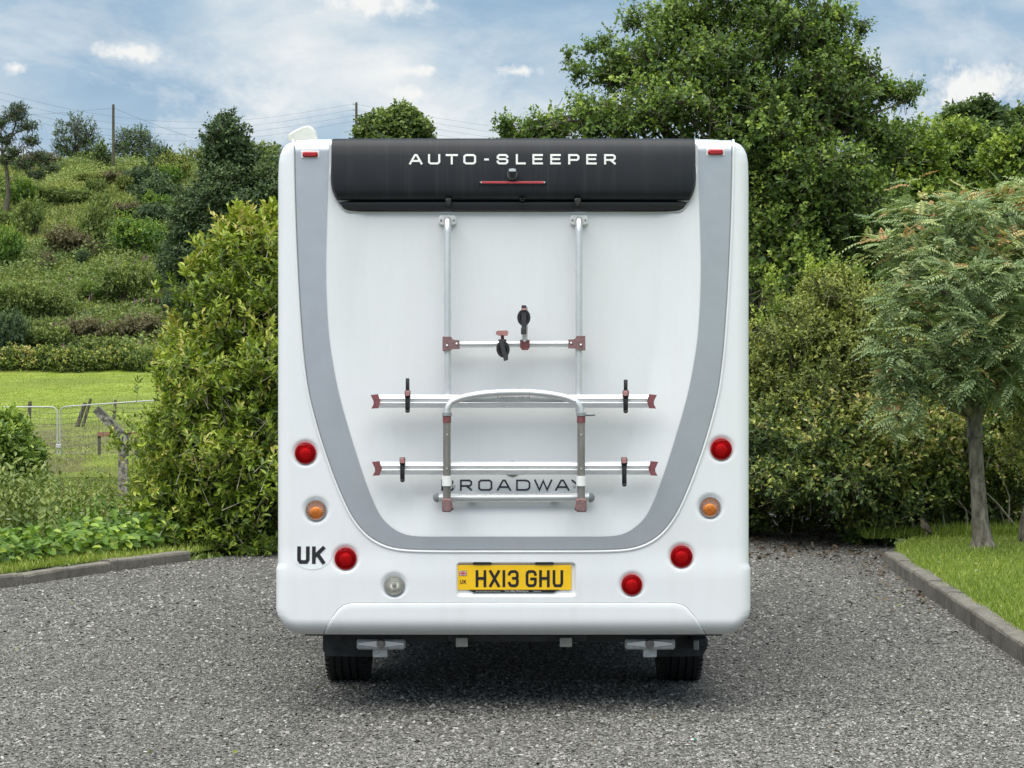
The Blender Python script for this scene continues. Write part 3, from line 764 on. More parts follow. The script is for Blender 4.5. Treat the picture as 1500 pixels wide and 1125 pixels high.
# nettles, docks and tall weeds
def stems(posn, hgt, n_leaf, ll, lw, seed, mat, name, label, cat, tmu=.5, droop=.38):
    r = np.random.default_rng(seed); n = len(posn)
    T = unit(np.stack([r.normal(0, .13, n), r.normal(0, .13, n), np.ones(n)], -1))
    TL = hgt * r.uniform(.6, 1.25, n)
    tt = (np.arange(n_leaf)[None] + r.random((n, n_leaf))) / n_leaf
    pos = posn[:, None] + T[:, None] * (TL[:, None] * tt)[..., None]
    a = r.uniform(0, 6.283, (n, n_leaf)); side = np.stack([np.cos(a), np.sin(a), np.full_like(a, -droop)], -1)
    A = side + UP * (.1 - droop)
    Nn = UP * .55 + side * (.3 + droop) + np.array([0, -.35, 0]) + r.normal(0, .6, side.shape)
    LL = ll * (1.15 - .6 * tt) * r.uniform(.7, 1.25, tt.shape)
    V, f = leaves(pos.reshape(-1, 3), A.reshape(-1, 3), Nn.reshape(-1, 3), LL.ravel(), LL.ravel() * lw / ll, 'oval')
    Vf, Ff = pack(V, f)
    ti = np.clip(r.normal(tmu, .12, n)[:, None] + r.normal(0, .1, tt.shape) + .22 * (tt - .5), 0, 1).ravel()
    e = posn + T * TL[:, None]
    s1 = unit(np.cross(T, np.array([0, 1.0, 0.01]))); s2 = np.cross(T, s1); rr = .004
    tv, tf = pack(np.stack([posn + s1 * rr, posn - s1 * rr * .5 + s2 * rr, posn - s1 * rr * .5 - s2 * rr, e], 1), [np.array([[0, 1, 3], [1, 2, 3], [2, 0, 3]])])
    o0 = len(Vf)
    return tag(np_mesh(name, np.concatenate([Vf, tv]), Ff + [q + o0 for q in tf], mat, None, np.concatenate([np.repeat(ti, 6), np.full(len(tv), .4)])), label, cat, kind='stuff')
P = verge_many(620, r_, 1.0, 4.6); P = P[r_.random(len(P)) < np.clip(.75 + .6 * snoise(P[:, 0], P[:, 1], .9), .1, 1)]
stems(P, .62, 16, .085, .042, 31, M['leaf_nettle'], 'nettles', 'tall grey-green nettles and weeds on the left bank', 'nettles')
P = verge_many(260, r_, .9, 3.0)
stems(P, .42, 12, .10, .06, 32, M['leaf_ground'], 'tall_weeds', 'bright leafy weeds standing among the nettles', 'weeds', .6)
# heavy growth on the bank at the frame's left
P = np.array([[W(px, 700, d).x, d, float(np.interp(d, [17, 20, 23], [.05, -.02, -.35]))] for px, d in zip(r_.uniform(-60, 75, 210), r_.uniform(17.3, 21.5, 210))])
stems(P, .78, 20, .10, .05, 33, M['leaf_nettle'], 'tall_nettles', 'dense clump of tall nettles at the verge beside the kerb', 'nettles', .42)
P = np.array([[W(px, 700, d).x, d, float(terrain(0, d))] for px, d in zip(r_.uniform(10, 190, 55), r_.uniform(25, 29, 55))])
stems(P, 1.25, 34, .05, .03, 34, M['dock'], 'dock_stems', 'rusty brown dock seed stems on the lower bank', 'dock', .5, .1)
P = np.array([[W(px, 700, d).x, d, float(terrain(0, d))] for px, d in zip(r_.uniform(-40, 330, 520), r_.uniform(23, 30, 520))])
stems(P, 1.0, 16, .13, .06, 35, M['leaf_nettle'], 'bank_weeds', 'green weeds growing below the left bank', 'weeds', .55)
def mound_pos(n, r):
    d = r.uniform(39, 54, n); x = (r.uniform(-40, 330, n) - 750) * d / F
    return np.stack([x, d, terrain(x, d) - .01], -1)
V, Ff, ti = blades(25000, mound_pos, .025, .085, .016, 6, tmu=.6, lean=.9)
tag(np_mesh('mound_grass', V, Ff, M['grass'], None, ti), 'grazed grass on the low mound before the mesh fence', 'grass', kind='stuff')
def worn_pos(n, r):
    d = r.uniform(57, 101, n); x = (r.uniform(-40, 330, n) - 750) * d / F
    ok = snoise(x, d * .5, .5) + .25 * r.normal(size=n) > .05
    x, d = x[ok], d[ok]
    return np.stack([x, d, terrain(x, d) - .01], -1)
V, Ff, ti = blades(26000, worn_pos, .04, .14, .035, 16, tmu=.4, lean=.9)
tag(np_mesh('worn_grass', V, Ff, M['tuft'], None, ti), 'patchy trampled grass behind the mesh fence panels', 'grass', kind='stuff')
def field_pos(n, r):
    d = r.uniform(100, 150, n); x = (r.uniform(-40, 420, n) - 750) * d / F
    return np.stack([x, d, terrain(x, d) - .02], -1)
V, Ff, ti = blades(25000, field_pos, .04, .12, .045, 7, tmu=.62)
tag(np_mesh('field_grass', V, Ff, M['grass'], None, ti), 'bright green grass of the sloping field below the hill', 'grass', kind='stuff')
r_ = np.random.default_rng(77)
d = r_.uniform(112, 146, 700); x = (r_.uniform(-20, 260, 700) - 750) * d / F
ok = snoise(x, d, .25) > .15; x, d = x[ok], d[ok]
disc_flowers('clover_flowers', np.stack([x, d, terrain(x, d) + .17], -1), 0.07, M['white_petal'], 'pale flower heads scattered over the bright field', 'flowers', 8)

# hillside rough growth
def hill_pos(n, r, p0=-40, p1=470, d0=152, d1=250):
    d = r.uniform(d0, d1, n); x = (r.uniform(p0, p1, n) - 750) * d / F
    return np.stack([x, d, terrain(x, d)], -1)
def hill_stuff(n, sel, ll, lw, seed, mat, name, label, cat, up, h, p0=-40, p1=470):
    r = np.random.default_rng(seed); P = hill_pos(n, r, p0, p1)
    P = P[sel(snoise(P[:, 0], P[:, 1], .055), r.random(n))]; n = len(P)
    P[:, 2] += h * r.random(n) * np.clip(.8 + 1.1 * snoise(P[:, 0] + 31, P[:, 1] * .6, .42), .1, 2.2)
    A = np.stack([r.normal(size=n), r.normal(size=n), r.normal(up, .4, n)], -1); Nn = np.array([0, -.7, .6]) + r.normal(0, .5, (n, 3))
    L = ll * r.uniform(.5, 1.4, n)
    V, f = leaves(P, A, Nn, L, L * lw / ll, 'diamond'); Vf, Ff = pack(V, f)
    ti = np.clip(r.normal(.48, .2, n) + .38 * snoise(P[:, 0] + 9, P[:, 1], .12), 0, 1)
    return tag(np_mesh(name, Vf, Ff, mat, None, np.repeat(ti, 4)), label, cat, kind='stuff')
hill_stuff(62000, lambda s, u: (s > -.25) | (u < .25), .5, .12, 51, M['tuft'], 'hill_grass', 'tussocky rough grass covering the hillside', 'grass', 1.2, .1)
hill_stuff(76000, lambda s, u: (s < .12) | (u < .15), .27, .2, 52, M['leaf_scrub'], 'hill_bramble', 'low bramble scrub spread over the hillside', 'scrub', .3, .9)
hill_stuff(34000, lambda s, u: u > -1, .55, .42, 54, M['leaf_scrub'], 'far_scrub', 'rough scrub on the hill behind the motorhome and trees', 'scrub', .4, 1.2, 470, 1750)
r_ = np.random.default_rng(53)
P = hill_pos(240, r_, 0, 260, 154, 205); P = P[snoise(P[:, 0], P[:, 1], .10) > .05]; n = len(P)
P[:, 2] += .5
A = np.tile(UP, (n, 1)) + r_.normal(0, .1, (n, 3)); L = r_.uniform(.3, .7, n)
V, f = leaves(P, A, np.tile([0, -1.0, 0], (n, 1)), L, L * .22, 'diamond'); Vf, Ff = pack(V, f)
tag(np_mesh('foxgloves', Vf, Ff, M['petal'], None, np.repeat(r_.random(n), 4)), 'pink foxglove spikes scattered on the hillside', 'foxgloves', kind='stuff')

# ------------------------------------------------------------------ hillside bushes (one object each)
def bush_template(seed, mat, flat=1.0, n=330):
    r = random.Random(seed)
    lobes = [((r.uniform(-.55, .55), r.uniform(-.3, .3), (.35 + r.uniform(0, .35)) * flat), (r.uniform(.4, .62), r.uniform(.4, .6), r.uniform(.34, .5) * flat)) for _ in range(5)]
    Vf, Ff, ti, tw = foliage(lobes, n, 8, .22, .082, .056, seed, 'diamond', .65, .4, tint=(.5, .17, .14), fill=330, fill_size=2.0, lump=.4, twig_share=0, bottom=.5)
    me_o = np_mesh('foliage', Vf, Ff, mat, None, ti); me = me_o.data
    bpy.data.objects.remove(me_o)
    return me
TMPL = {k: [bush_template(100 + 10 * i + j, M[mk], fl) for j in range(3)] for i, (k, mk, fl) in enumerate([('scrub', 'leaf_scrub', 1), ('dark', 'leaf_dark', .8), ('fresh', 'leaf_ground', 1), ('brown', 'leaf_brown', .7), ('olive', 'leaf_olive', .9)])}
stem_mb = MB()
for a in range(5):
    stem_mb.tube([(0, 0, -.15), (.1 * math.cos(a * 1.3), .1 * math.sin(a * 1.3), .25), (.33 * math.cos(a * 1.3), .25 * math.sin(a * 1.3), .6)], [.03, .02, .008], 5)
so = stem_mb.build('stems', M['bark'], None, recalc=False); STEM = so.data; bpy.data.objects.remove(so)
BL = {'scrub': ('hillside_bush', 'mid green bush', 'mid green bushes on the hillside'),
      'dark': ('gorse_bush', 'dark green gorse bush', 'dark gorse bushes on the hillside'),
      'fresh': ('elder_bush', 'bright fresh green bush', 'bright green bushes on the hillside'),
      'brown': ('withered_bush', 'brownish withered bush', 'brown bushes on the hillside'),
      'olive': ('willow_bush', 'olive yellow-green bush', 'olive bushes on the hillside')}
def bush_label(kind, px, py, wpx, hpx):
    size = 'large' if wpx > 78 else 'middling' if wpx > 56 else 'small' if wpx > 38 else 'tiny'
    shape = 'low' if hpx / wpx < .5 else 'mounded' if hpx / wpx < .7 else 'upright'
    high = 'along the ridge' if py < 262 else 'high on the hillside' if py < 320 else 'halfway up the hillside' if py < 410 else 'low on the hillside' if py < 490 else 'at the foot of the hillside'
    near = 'below the gnarled tree' if px < 40 else 'below the round open tree' if px < 125 else 'below the ridge pole' if px < 185 else 'below the spreading thorn' if px < 240 else 'beside the dark pointed tree'
    return f'{size} {shape} {BL[kind][1]} {high} {near}'
rb = random.Random(9)
def bush(px, py, wpx, hpx, kind):
    p = hill_point(px, py); s = p.y / F
    nm, lab, grp = BL[kind]
    o = empty(nm, p - Vector((0, 0, .1)), bush_label(kind, px, py, wpx, hpx), 'bush', grp)
    o.rotation_euler = (0, 0, rb.choice([0, .4, -.4, math.pi, 2.8]))
    o.scale = (wpx * s / 1.9, wpx * s / 1.9, hpx * s / (.95 if kind not in ('dark', 'brown') else .75))
    link('foliage', rb.choice(TMPL[kind]), None, o)
    link('stems', STEM, None, o)
for a in [(8, 392, 62, 60, 'fresh'), (52, 345, 70, 52, 'scrub'), (102, 376, 78, 46, 'brown'), (148, 366, 70, 66, 'scrub'), (200, 372, 84, 52, 'fresh'),
          (180, 444, 96, 56, 'scrub'), (240, 300, 100, 36, 'dark'), (205, 276, 80, 30, 'dark'), (262, 262, 70, 40, 'olive'), (290, 250, 60, 42, 'olive'),
          (232, 250, 60, 34, 'dark'), (20, 470, 80, 56, 'scrub'), (70, 465, 80, 40, 'scrub'), (215, 330, 70, 30, 'dark'), (120, 300, 70, 26, 'scrub'),
          (30, 300, 60, 36, 'fresh'), (75, 300, 60, 30, 'scrub'), (185, 318, 60, 24, 'brown'), (115, 500, 80, 36, 'brown'), (200, 500, 90, 40, 'brown'),
          (60, 512, 90, 34, 'scrub'), (160, 528, 90, 36, 'scrub'), (262, 420, 80, 60, 'dark'), (258, 470, 70, 50, 'dark'), (225, 545, 60, 40, 'scrub'),
          (130, 245, 60, 22, 'scrub'), (60, 246, 70, 24, 'brown'), (10, 250, 60, 24, 'dark'), (330, 240, 80, 40, 'dark'), (385, 250, 70, 45, 'scrub'),
          (300, 470, 70, 40, 'scrub'), (5, 520, 70, 60, 'dark'), (230, 290, 50, 26, 'scrub'), (170, 268, 60, 20, 'brown')]:
    bush(*a)
for k in range(34):
    bush(rb.uniform(-10, 260), rb.uniform(262, 540), rb.uniform(24, 52), rb.uniform(14, 30), rb.choice(['scrub', 'scrub', 'scrub', 'dark', 'fresh', 'brown', 'olive']))
# bramble hedge along the foot of the hill
lob = []
for px in range(-40, 300, 26):
    p = Vector(((px - 750) * 151 / F, 151, 0)); p.z = float(terrain(p.x, 151))
    lob.append(((p.x, 151 + rb.uniform(-.4, .4), p.z + .8), (1.0, .8, rb.uniform(.75, 1.1))))
root = empty('bramble_hedge', (lob[6][0][0], 151, lob[6][0][2] - .8), 'low dark bramble hedge along the top edge of the bright field', 'hedge')
add_crown(root, 'foliage', M['leaf_hedge'], foliage(lob, 2600, 7, .35, .20, .14, 61, 'diamond', .5, tint=(.52, .15, .14), fill=1500, twig_share=.3, twig_r=.012), M['deadtwig'])

# ------------------------------------------------------------------ far trees
def tree(name, label, base, lobes, r0, leafm, seed, nt_, nl, tlen, ll, lw, barkm='bark', group=None, trunk_pts=None, crown='crown', **kw):
    lk_ = {k: kw.pop(k) for k in ('fork', 'subs', 'wob', 'minr') if k in kw}
    root = empty(name, base, label, 'tree', group)
    limbs(root, 'trunk', base, lobes, r0, M[barkm], seed, trunk_pts=trunk_pts, **lk_)
    add_crown(root, crown, M[leafm], foliage(lobes, nt_, nl, tlen, ll, lw, seed, **kw), M['twig'])
    return root
# dark broad tree on the hill
b0 = hill_point(322, 452); D0 = b0.y
L_ = [pl(a, b_, D0, c, e) for a, b_, c, e in [(332, 205, 34, 40), (352, 232, 26, 36), (318, 240, 26, 30), (330, 290, 62, 55), (285, 330, 40, 50), (375, 320, 50, 60), (320, 370, 70, 60), (270, 395, 32, 45), (385, 400, 60, 60), (345, 425, 60, 40), (400, 270, 40, 35)]]
tree('sycamore_tree', 'tall dark green tree with a pointed top on the hillside', b0, L_, .45, 'leaf_dark', 201, 7000, 8, .9, .30, .21, shape='diamond', shell=.45, fill=3500, twig_share=.3, twig_r=.02, tint=(.5, .17, .14))
# skyline trees
b0 = hill_point(8, 312); D0 = b0.y
L_ = [pl(a, b_, D0, c, e) for a, b_, c, e in [(22, 168, 20, 12), (8, 205, 16, 8), (46, 205, 16, 8), (35, 240, 22, 9), (60, 228, 14, 7), (0, 180, 15, 10), (20, 222, 14, 8), (55, 255, 16, 6), (40, 185, 18, 10), (28, 158, 14, 8), (75, 245, 16, 7), (5, 235, 16, 7)]]
tree('gnarled_pine', 'gnarled bare-limbed tree with a bent pale trunk on the hillside', b0, L_, .27, 'leaf_dark', 202, 800, 7, .8, .30, .14, barkm='wood', shape='diamond', shell=.8, twig_share=1, twig_r=.03,
     trunk_pts=[W(8, 312, D0), W(12, 285, D0), W(10, 250, D0), W(4, 225, D0), W(14, 205, D0), W(24, 180, D0)], subs=7, wob=.2, fork=.45, minr=.03)
b0 = hill_point(110, 246); D0 = b0.y
L_ = [pl(a, b_, D0, c, e) for a, b_, c, e in [(95, 200, 18, 26), (112, 190, 22, 26), (130, 200, 18, 26), (108, 218, 26, 20), (88, 214, 14, 18), (132, 222, 18, 18)]]
tree('hawthorn_tree', 'round open-crowned tree with many upright branches on the ridge', b0, L_, .3, 'leaf_far', 203, 700, 7, .8, .25, .17, shape='diamond', shell=.7, twig_share=1, twig_r=.025, subs=9, fork=.05, minr=.03, tint=(.35, .14, .12))
b0 = hill_point(196, 244); D0 = b0.y
L_ = [pl(a, b_, D0, c, e) for a, b_, c, e in [(185, 205, 18, 18), (205, 200, 20, 16), (220, 212, 14, 14), (195, 224, 32, 16), (172, 214, 10, 12)]]
tree('thorn_tree', 'spreading dark thorn tree on the ridge beside the pole', b0, L_, .3, 'leaf_dark', 204, 700, 7, .8, .27, .18, shape='diamond', shell=.6, twig_share=1, twig_r=.025, subs=7, fork=.1, minr=.03)
b0 = hill_point(150, 246); D0 = b0.y
L_ = [pl(a, b_, D0, c, e) for a, b_, c, e in [(150, 222, 12, 18), (142, 226, 10, 14), (158, 232, 10, 12)]]
tree('young_thorn', 'small thin twiggy tree on the ridge between two larger trees', b0, L_, .15, 'leaf_far', 205, 180, 7, .7, .28, .18, shape='diamond', shell=.7, twig_share=1, twig_r=.022, subs=8, fork=.1, minr=.03)
# round tree over the roof
D0 = 70; b0 = Vector(((575 - 750) * D0 / F, D0, float(terrain(-4, D0))))
L_ = [pl(a, b_, D0, c, e) for a, b_, c, e in [(555, 195, 34, 26), (595, 190, 36, 28), (578, 182, 34, 24), (540, 215, 26, 26), (612, 215, 26, 26), (575, 225, 50, 30), (575, 300, 60, 70)]]
tree('maple_tree', 'round dark green tree showing just above the vehicle roof', b0, L_, .28, 'leaf_far', 206, 3000, 8, .40, .17, .13, shape='diamond', shell=.4, fill=900, twig_share=.4, twig_r=.01, tint=(.55, .16, .14))
# trees rising behind the right hedge
gp = 'light green trees behind the right hedge'
for k, (cx, D0, seed, ls) in enumerate([
        (1330, 46, 211, [(1300, 215, 46, 40), (1345, 225, 50, 46), (1320, 280, 60, 55), (1370, 290, 50, 50), (1290, 350, 60, 70), (1350, 370, 70, 70), (1300, 470, 70, 70)]),
        (1425, 52, 212, [(1400, 205, 46, 34), (1440, 225, 50, 40), (1390, 250, 46, 40), (1450, 280, 56, 50), (1420, 330, 80, 60), (1400, 420, 80, 80)]),
        (1510, 48, 213, [(1480, 235, 46, 36), (1530, 215, 56, 46), (1500, 285, 60, 50), (1540, 320, 70, 80), (1490, 370, 60, 70)])]):
    b0 = Vector(((cx - 750) * D0 / F, D0, float(terrain(9, D0))))
    tree('ash_tree', ['light green tree behind the hedge, beside the large spreading tree', 'pale green tree behind the feathery tree, middle of the light green trees', 'light green tree behind the hedge below the far dark trees'][k], b0, [pl(a, b_, D0, c, e) for a, b_, c, e in ls], .22, 'leaf_fresh', seed, 2600, 9, .34, .125, .085, group=gp,
         shape='diamond', shell=.5, fill=900, twig_share=.3, twig_r=.008, tint=(.48, .18, .14))
for k, (cx, ls) in enumerate([(1425, [(1410, 172, 30, 18), (1440, 168, 30, 20), (1425, 190, 46, 22), (1425, 240, 50, 60)]), (1490, [(1475, 182, 26, 16), (1505, 178, 32, 20), (1490, 200, 46, 22), (1490, 250, 50, 60)])]):
    D0 = 120 + 8 * k
    b0 = Vector(((cx - 750) * D0 / F, D0, float(terrain(30, D0))))
    tree('oak_tree', ['distant dark domed tree above the light green trees', 'distant lower dark tree to the outer side of the domed one'][k], b0, [pl(a, b_, D0, c, e) for a, b_, c, e in ls], .35, 'leaf_far', 221 + k, 1500, 8, .8, .34, .25, group='distant dark trees',
         shape='diamond', shell=.4, fill=600, twig_share=.2, twig_r=.015, tint=(.38, .14, .12))

# large spreading hawthorn behind the vehicle
D0 = 28.0
b0 = Vector(((1105 - 750) * D0 / F, D0, -.6))
L_ = [pl(a, b_, D0 + dd, c, e, rd) for a, b_, c, e, dd, rd in [
    (1085, -30, 95, 50, 0, .9), (1010, 30, 75, 55, .2, .8), (1140, 35, 85, 55, -.2, .8), (1205, 60, 48, 50, .1, .6), (955, 85, 70, 45, 0, .7), (1060, 95, 90, 60, -.5, .8),
    (1180, 130, 85, 60, -.2, .8), (905, 110, 55, 26, .1, .5), (985, 155, 85, 45, -.6, .8), (1100, 190, 90, 70, -.5, .9), (1230, 160, 65, 55, .1, .7), (890, 175, 80, 34, -.2, .7),
    (800, 190, 62, 24, .2, .5), (760, 200, 34, 18, .2, .4), (1285, 130, 46, 14, 0, .3), (1322, 138, 26, 13, -.1, .25), (1262, 105, 30, 22, 0, .3), (1230, 22, 24, 18, 0, .3), (1245, 90, 26, 20, 0, .3), (1290, 205, 50, 40, 0, .6), (1190, 250, 85, 70, -.6, .9), (1140, 320, 75, 75, -.4, .8),
    (1240, 300, 80, 70, -.2, .8), (1160, 410, 80, 70, -.5, .8), (1250, 380, 80, 70, .2, .8), (1110, 270, 50, 60, 0, .7), (900, 250, 120, 50, .3, .9), (1020, 270, 90, 70, .3, .9), (1130, 500, 80, 70, .2, .8), (1220, 480, 80, 70, .4, .8)]]
root = empty('hawthorn_tree', b0, 'large spreading dark green tree rising behind the motorhome roof', 'tree')
limbs(root, 'trunk', b0, L_, .2, M['bark'], 231, subs=6, fork=.25)
add_crown(root, 'crown', M['leaf_haw'], foliage(L_, 11200, 9, .27, .066, .050, 231, 'diamond', .62, lump=.34, fill=4500, fill_size=1.7, twig_share=.7, twig_r=.005, tint=(.47, .16, .13)), M['twig'])
# shooting outer sprays that break the outline
r_ = np.random.default_rng(232)
L2 = [pl(a, b_, D0, c, e, .3) for a, b_, c, e in [(845, 105, 18, 8), (870, 70, 20, 10), (885, 60, 16, 12), (930, 30, 22, 20), (835, 80, 12, 6), (1335, 125, 14, 8), (1262, 40, 14, 14), (740, 182, 18, 12), (850, 150, 22, 10)]]
add_crown(root, 'outer_sprays', M['leaf_haw'], foliage(L2, 210, 13, .30, .055, .042, 233, 'diamond', .9, twig_share=1, twig_r=.004, twig_back=0.05, tint=(.4, .15, .12)), M['twig'])

# ------------------------------------------------------------------ near shrubs
above = lambda zmin: (lambda p: p[:, 2] > zmin)
D0 = 19.9
L_ = [pl(a, b_, D0 + dd, c, e, rd) for a, b_, c, e, dd, rd in [
    (372, 375, 62, 60, .1, .6), (345, 450, 78, 80, 0, .7), (315, 540, 84, 80, -.2, .75), (290, 630, 84, 85, -.3, .8), (268, 715, 72, 78, -.4, .75), (340, 700, 90, 100, -.5, .8),
    (395, 560, 95, 110, -.3, .85), (405, 430, 80, 90, .1, .7), (405, 700, 90, 105, -.4, .85), (470, 560, 90, 150, .2, .9), (480, 720, 90, 90, 0, .9)]]
b0 = Vector(((345 - 750) * D0 / F, D0, 0.0))
root = empty('laurel_bush', b0, 'big leafy yellow-green bush at the left corner of the yard', 'bush')
limbs(root, 'branches', b0, L_, .06, M['twig'], 301, subs=8, fork=.02, wob=.16)
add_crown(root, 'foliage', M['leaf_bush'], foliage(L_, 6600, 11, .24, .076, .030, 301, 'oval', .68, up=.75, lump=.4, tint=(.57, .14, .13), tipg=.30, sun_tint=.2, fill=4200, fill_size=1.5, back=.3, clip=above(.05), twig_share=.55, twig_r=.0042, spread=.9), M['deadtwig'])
L2 = [pl(a, b_, D0, c, e, .25) for a, b_, c, e in [(398, 318, 12, 20), (372, 330, 12, 16), (338, 345, 14, 18), (352, 322, 8, 14), (300, 370, 16, 16), (284, 395, 12, 14), (395, 345, 20, 16), (262, 480, 12, 16), (276, 440, 12, 12)]]
add_crown(root, 'young_shoots', M['leaf_bush'], foliage(L2, 150, 12, .24, .095, .040, 302, 'oval', .9, up=1.6, tint=(.78, .08, .08), tipg=.2, twig_share=1, twig_r=.005, spread=.8))
L3 = [pl(a, b_, 19.0, c, e, .3) for a, b_, c, e in [(330, 800, 40, 14), (380, 805, 40, 14)]]
add_crown(root, 'low_sprays', M['leaf_bush'], foliage(L3, 170, 8, .25, .07, .03, 303, 'oval', .9, up=.1, tint=(.4, .1, .1), clip=above(.01), twig_share=1))

# olive shrub, mixed hedge
D0 = 21.0
L_ = [pl(a, b_, D0 + dd, c, e, rd) for a, b_, c, e, dd, rd in [
    (1225, 445, 62, 52, 0, .6), (1180, 500, 70, 62, -.2, .65), (1265, 490, 66, 60, -.1, .6), (1130, 560, 60, 70, -.1, .6), (1220, 560, 84, 70, -.4, .7), (1310, 545, 70, 70, .1, .6), (1150, 600, 70, 60, -.3, .7)]]
b0 = Vector(((1300 - 750) * D0 / F, D0 + .5, .1))
root = empty('olive_shrub', b0, 'olive-brown dense shrub crowning the right hedge beside the motorhome', 'shrub')
limbs(root, 'branches', b0, L_, .06, M['twig'], 311, subs=7, fork=.05)
add_crown(root, 'foliage', M['leaf_olive'], foliage(L_, 4200, 11, .20, .045, .026, 311, 'diamond', .5, up=.6, tint=(.48, .14, .13), tipg=.2, sun_tint=.18, fill=4200, fill_size=2.0, back=.3, twig_share=.6, twig_r=.004), M['twig'])
L2 = [pl(a, b_, D0, c, e, .25) for a, b_, c, e in [(1128, 415, 10, 18), (1140, 450, 16, 16), (1115, 470, 14, 14), (1190, 392, 14, 12), (1222, 388, 16, 10), (1255, 400, 16, 12)]]
add_crown(root, 'young_shoots', M['leaf_fresh'], foliage(L2, 120, 10, .26, .05, .03, 312, 'diamond', .9, up=1.2, tint=(.75, .12, .1), twig_share=1, twig_r=.004))
D0 = 20.3
L_ = [pl(a, b_, D0 + dd, c, e, rd) for a, b_, c, e, dd, rd in [
    (1130, 650, 70, 70, .1, .7), (1200, 645, 80, 70, -.2, .75), (1285, 625, 80, 70, -.1, .7), (1150, 698, 70, 40, -.2, .7), (1225, 702, 70, 44, -.4, .7), (1300, 700, 70, 66, -.1, .7),
    (1370, 650, 70, 80, .1, .7), (1440, 640, 70, 80, .3, .7), (1510, 650, 70, 80, .3, .7), (1345, 735, 60, 46, .3, .5), (1420, 730, 60, 50, .4, .5), (1500, 730, 60, 50, .4, .5), (1280, 755, 42, 36, 0, .5),
    (1170, 690, 110, 50, 1.4, .8), (1330, 770, 80, 36, 1.4, .4), (1440, 765, 90, 36, 1.4, .4), (1370, 560, 80, 80, .6, .7), (1460, 550, 80, 80, .6, .7), (1540, 760, 80, 40, 1.4, .4), (1545, 560, 80, 90, .6, .7),
    (1090, 725, 90, 90, 2.1, .5), (1150, 730, 80, 85, 2.0, .5), (1210, 730, 80, 85, 2.0, .5), (1255, 740, 60, 75, 1.8, .5), (1040, 700, 90, 110, .9, .8), (1030, 560, 100, 120, .9, .8), (950, 620, 100, 150, .9, .8), (1085, 740, 40, 60, 1.4, .5), (1290, 745, 60, 70, 2.2, .6), (1170, 665, 120, 50, 2.6, .8), (1160, 640, 120, 60, 3.8, .8), (1280, 765, 50, 34, .9, .5), (1355, 745, 80, 60, 2.6, .4), (1450, 745, 90, 60, 2.6, .4), (1265, 785, 40, 30, .1, .35)]]  # unseen rear lobes added to block light and keep the gap below dark
b0 = Vector(((1300 - 750) * D0 / F, D0 + .4, .05))
root = empty('mixed_hedge', b0, 'tall dark green mixed hedge overhanging the end of the gravel', 'hedge')
limbs(root, 'branches', b0, L_, .05, M['twig'], 321, subs=7, fork=.02)
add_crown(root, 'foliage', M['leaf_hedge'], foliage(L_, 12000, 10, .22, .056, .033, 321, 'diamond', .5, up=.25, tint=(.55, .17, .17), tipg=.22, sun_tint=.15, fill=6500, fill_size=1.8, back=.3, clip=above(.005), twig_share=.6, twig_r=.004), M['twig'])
L_b = [pl(a, b_, 21.4 + dd, c, e, .7) for a, b_, c, e, dd in [(540, 560, 100, 130, .2), (640, 570, 100, 120, .4), (740, 560, 100, 130, .3), (840, 580, 100, 120, .4), (930, 560, 90, 120, .2), (560, 710, 100, 80, 0), (660, 710, 100, 80, .1), (760, 710, 100, 80, 0), (860, 710, 100, 80, .1), (940, 710, 80, 80, 0)]]
add_crown(root, 'foliage_behind_vehicle', M['leaf_hedge'], foliage(L_b, 2200, 8, .25, .085, .055, 322, 'diamond', .5, tint=(.5, .17, .17), fill=1500, fill_size=1.6, back=.2, clip=above(.005), twig_share=.3), M['twig'])
mb = MB(); r = random.Random(8)
for k in range(26):                       # bare stems showing below the leaves
    px = r.uniform(1290, 1500); d = r.uniform(20.1, 20.7)
    a = Vector(((px - 750) * d / F, d, .11)); e = a + Vector((r.uniform(-.5, .5), r.uniform(-.1, .3), r.uniform(.35, .8)))
    mb.tube([a - b0, a.lerp(e, .5) + Vector((r.uniform(-.06, .06), 0, .03)) - b0, e - b0], [r.uniform(.007, .014), .008, .004], 6)
mb.build('bare_stems', M['deadtwig'], root, recalc=False)

# small shrub on the bank by the fence
D0 = 26.0
L_ = [pl(a, b_, D0, c, e, .5) for a, b_, c, e in [(12, 640, 30, 40), (28, 668, 32, 34), (-5, 665, 40, 45), (20, 700, 44, 34)]]
b0 = Vector(((15 - 750) * D0 / F, D0, float(terrain(-6, D0))))
root = empty('elder_shrub', b0, 'green shrub on the bank in front of the mesh fence panels', 'shrub')
limbs(root, 'branches', b0, L_, .05, M['twig'], 331, subs=6, fork=.1)
add_crown(root, 'foliage', M['leaf_haw'], foliage(L_, 1500, 10, .24, .08, .045, 331, 'oval', .5, tint=(.62, .13, .12), fill=700, twig_share=.5), M['twig'])

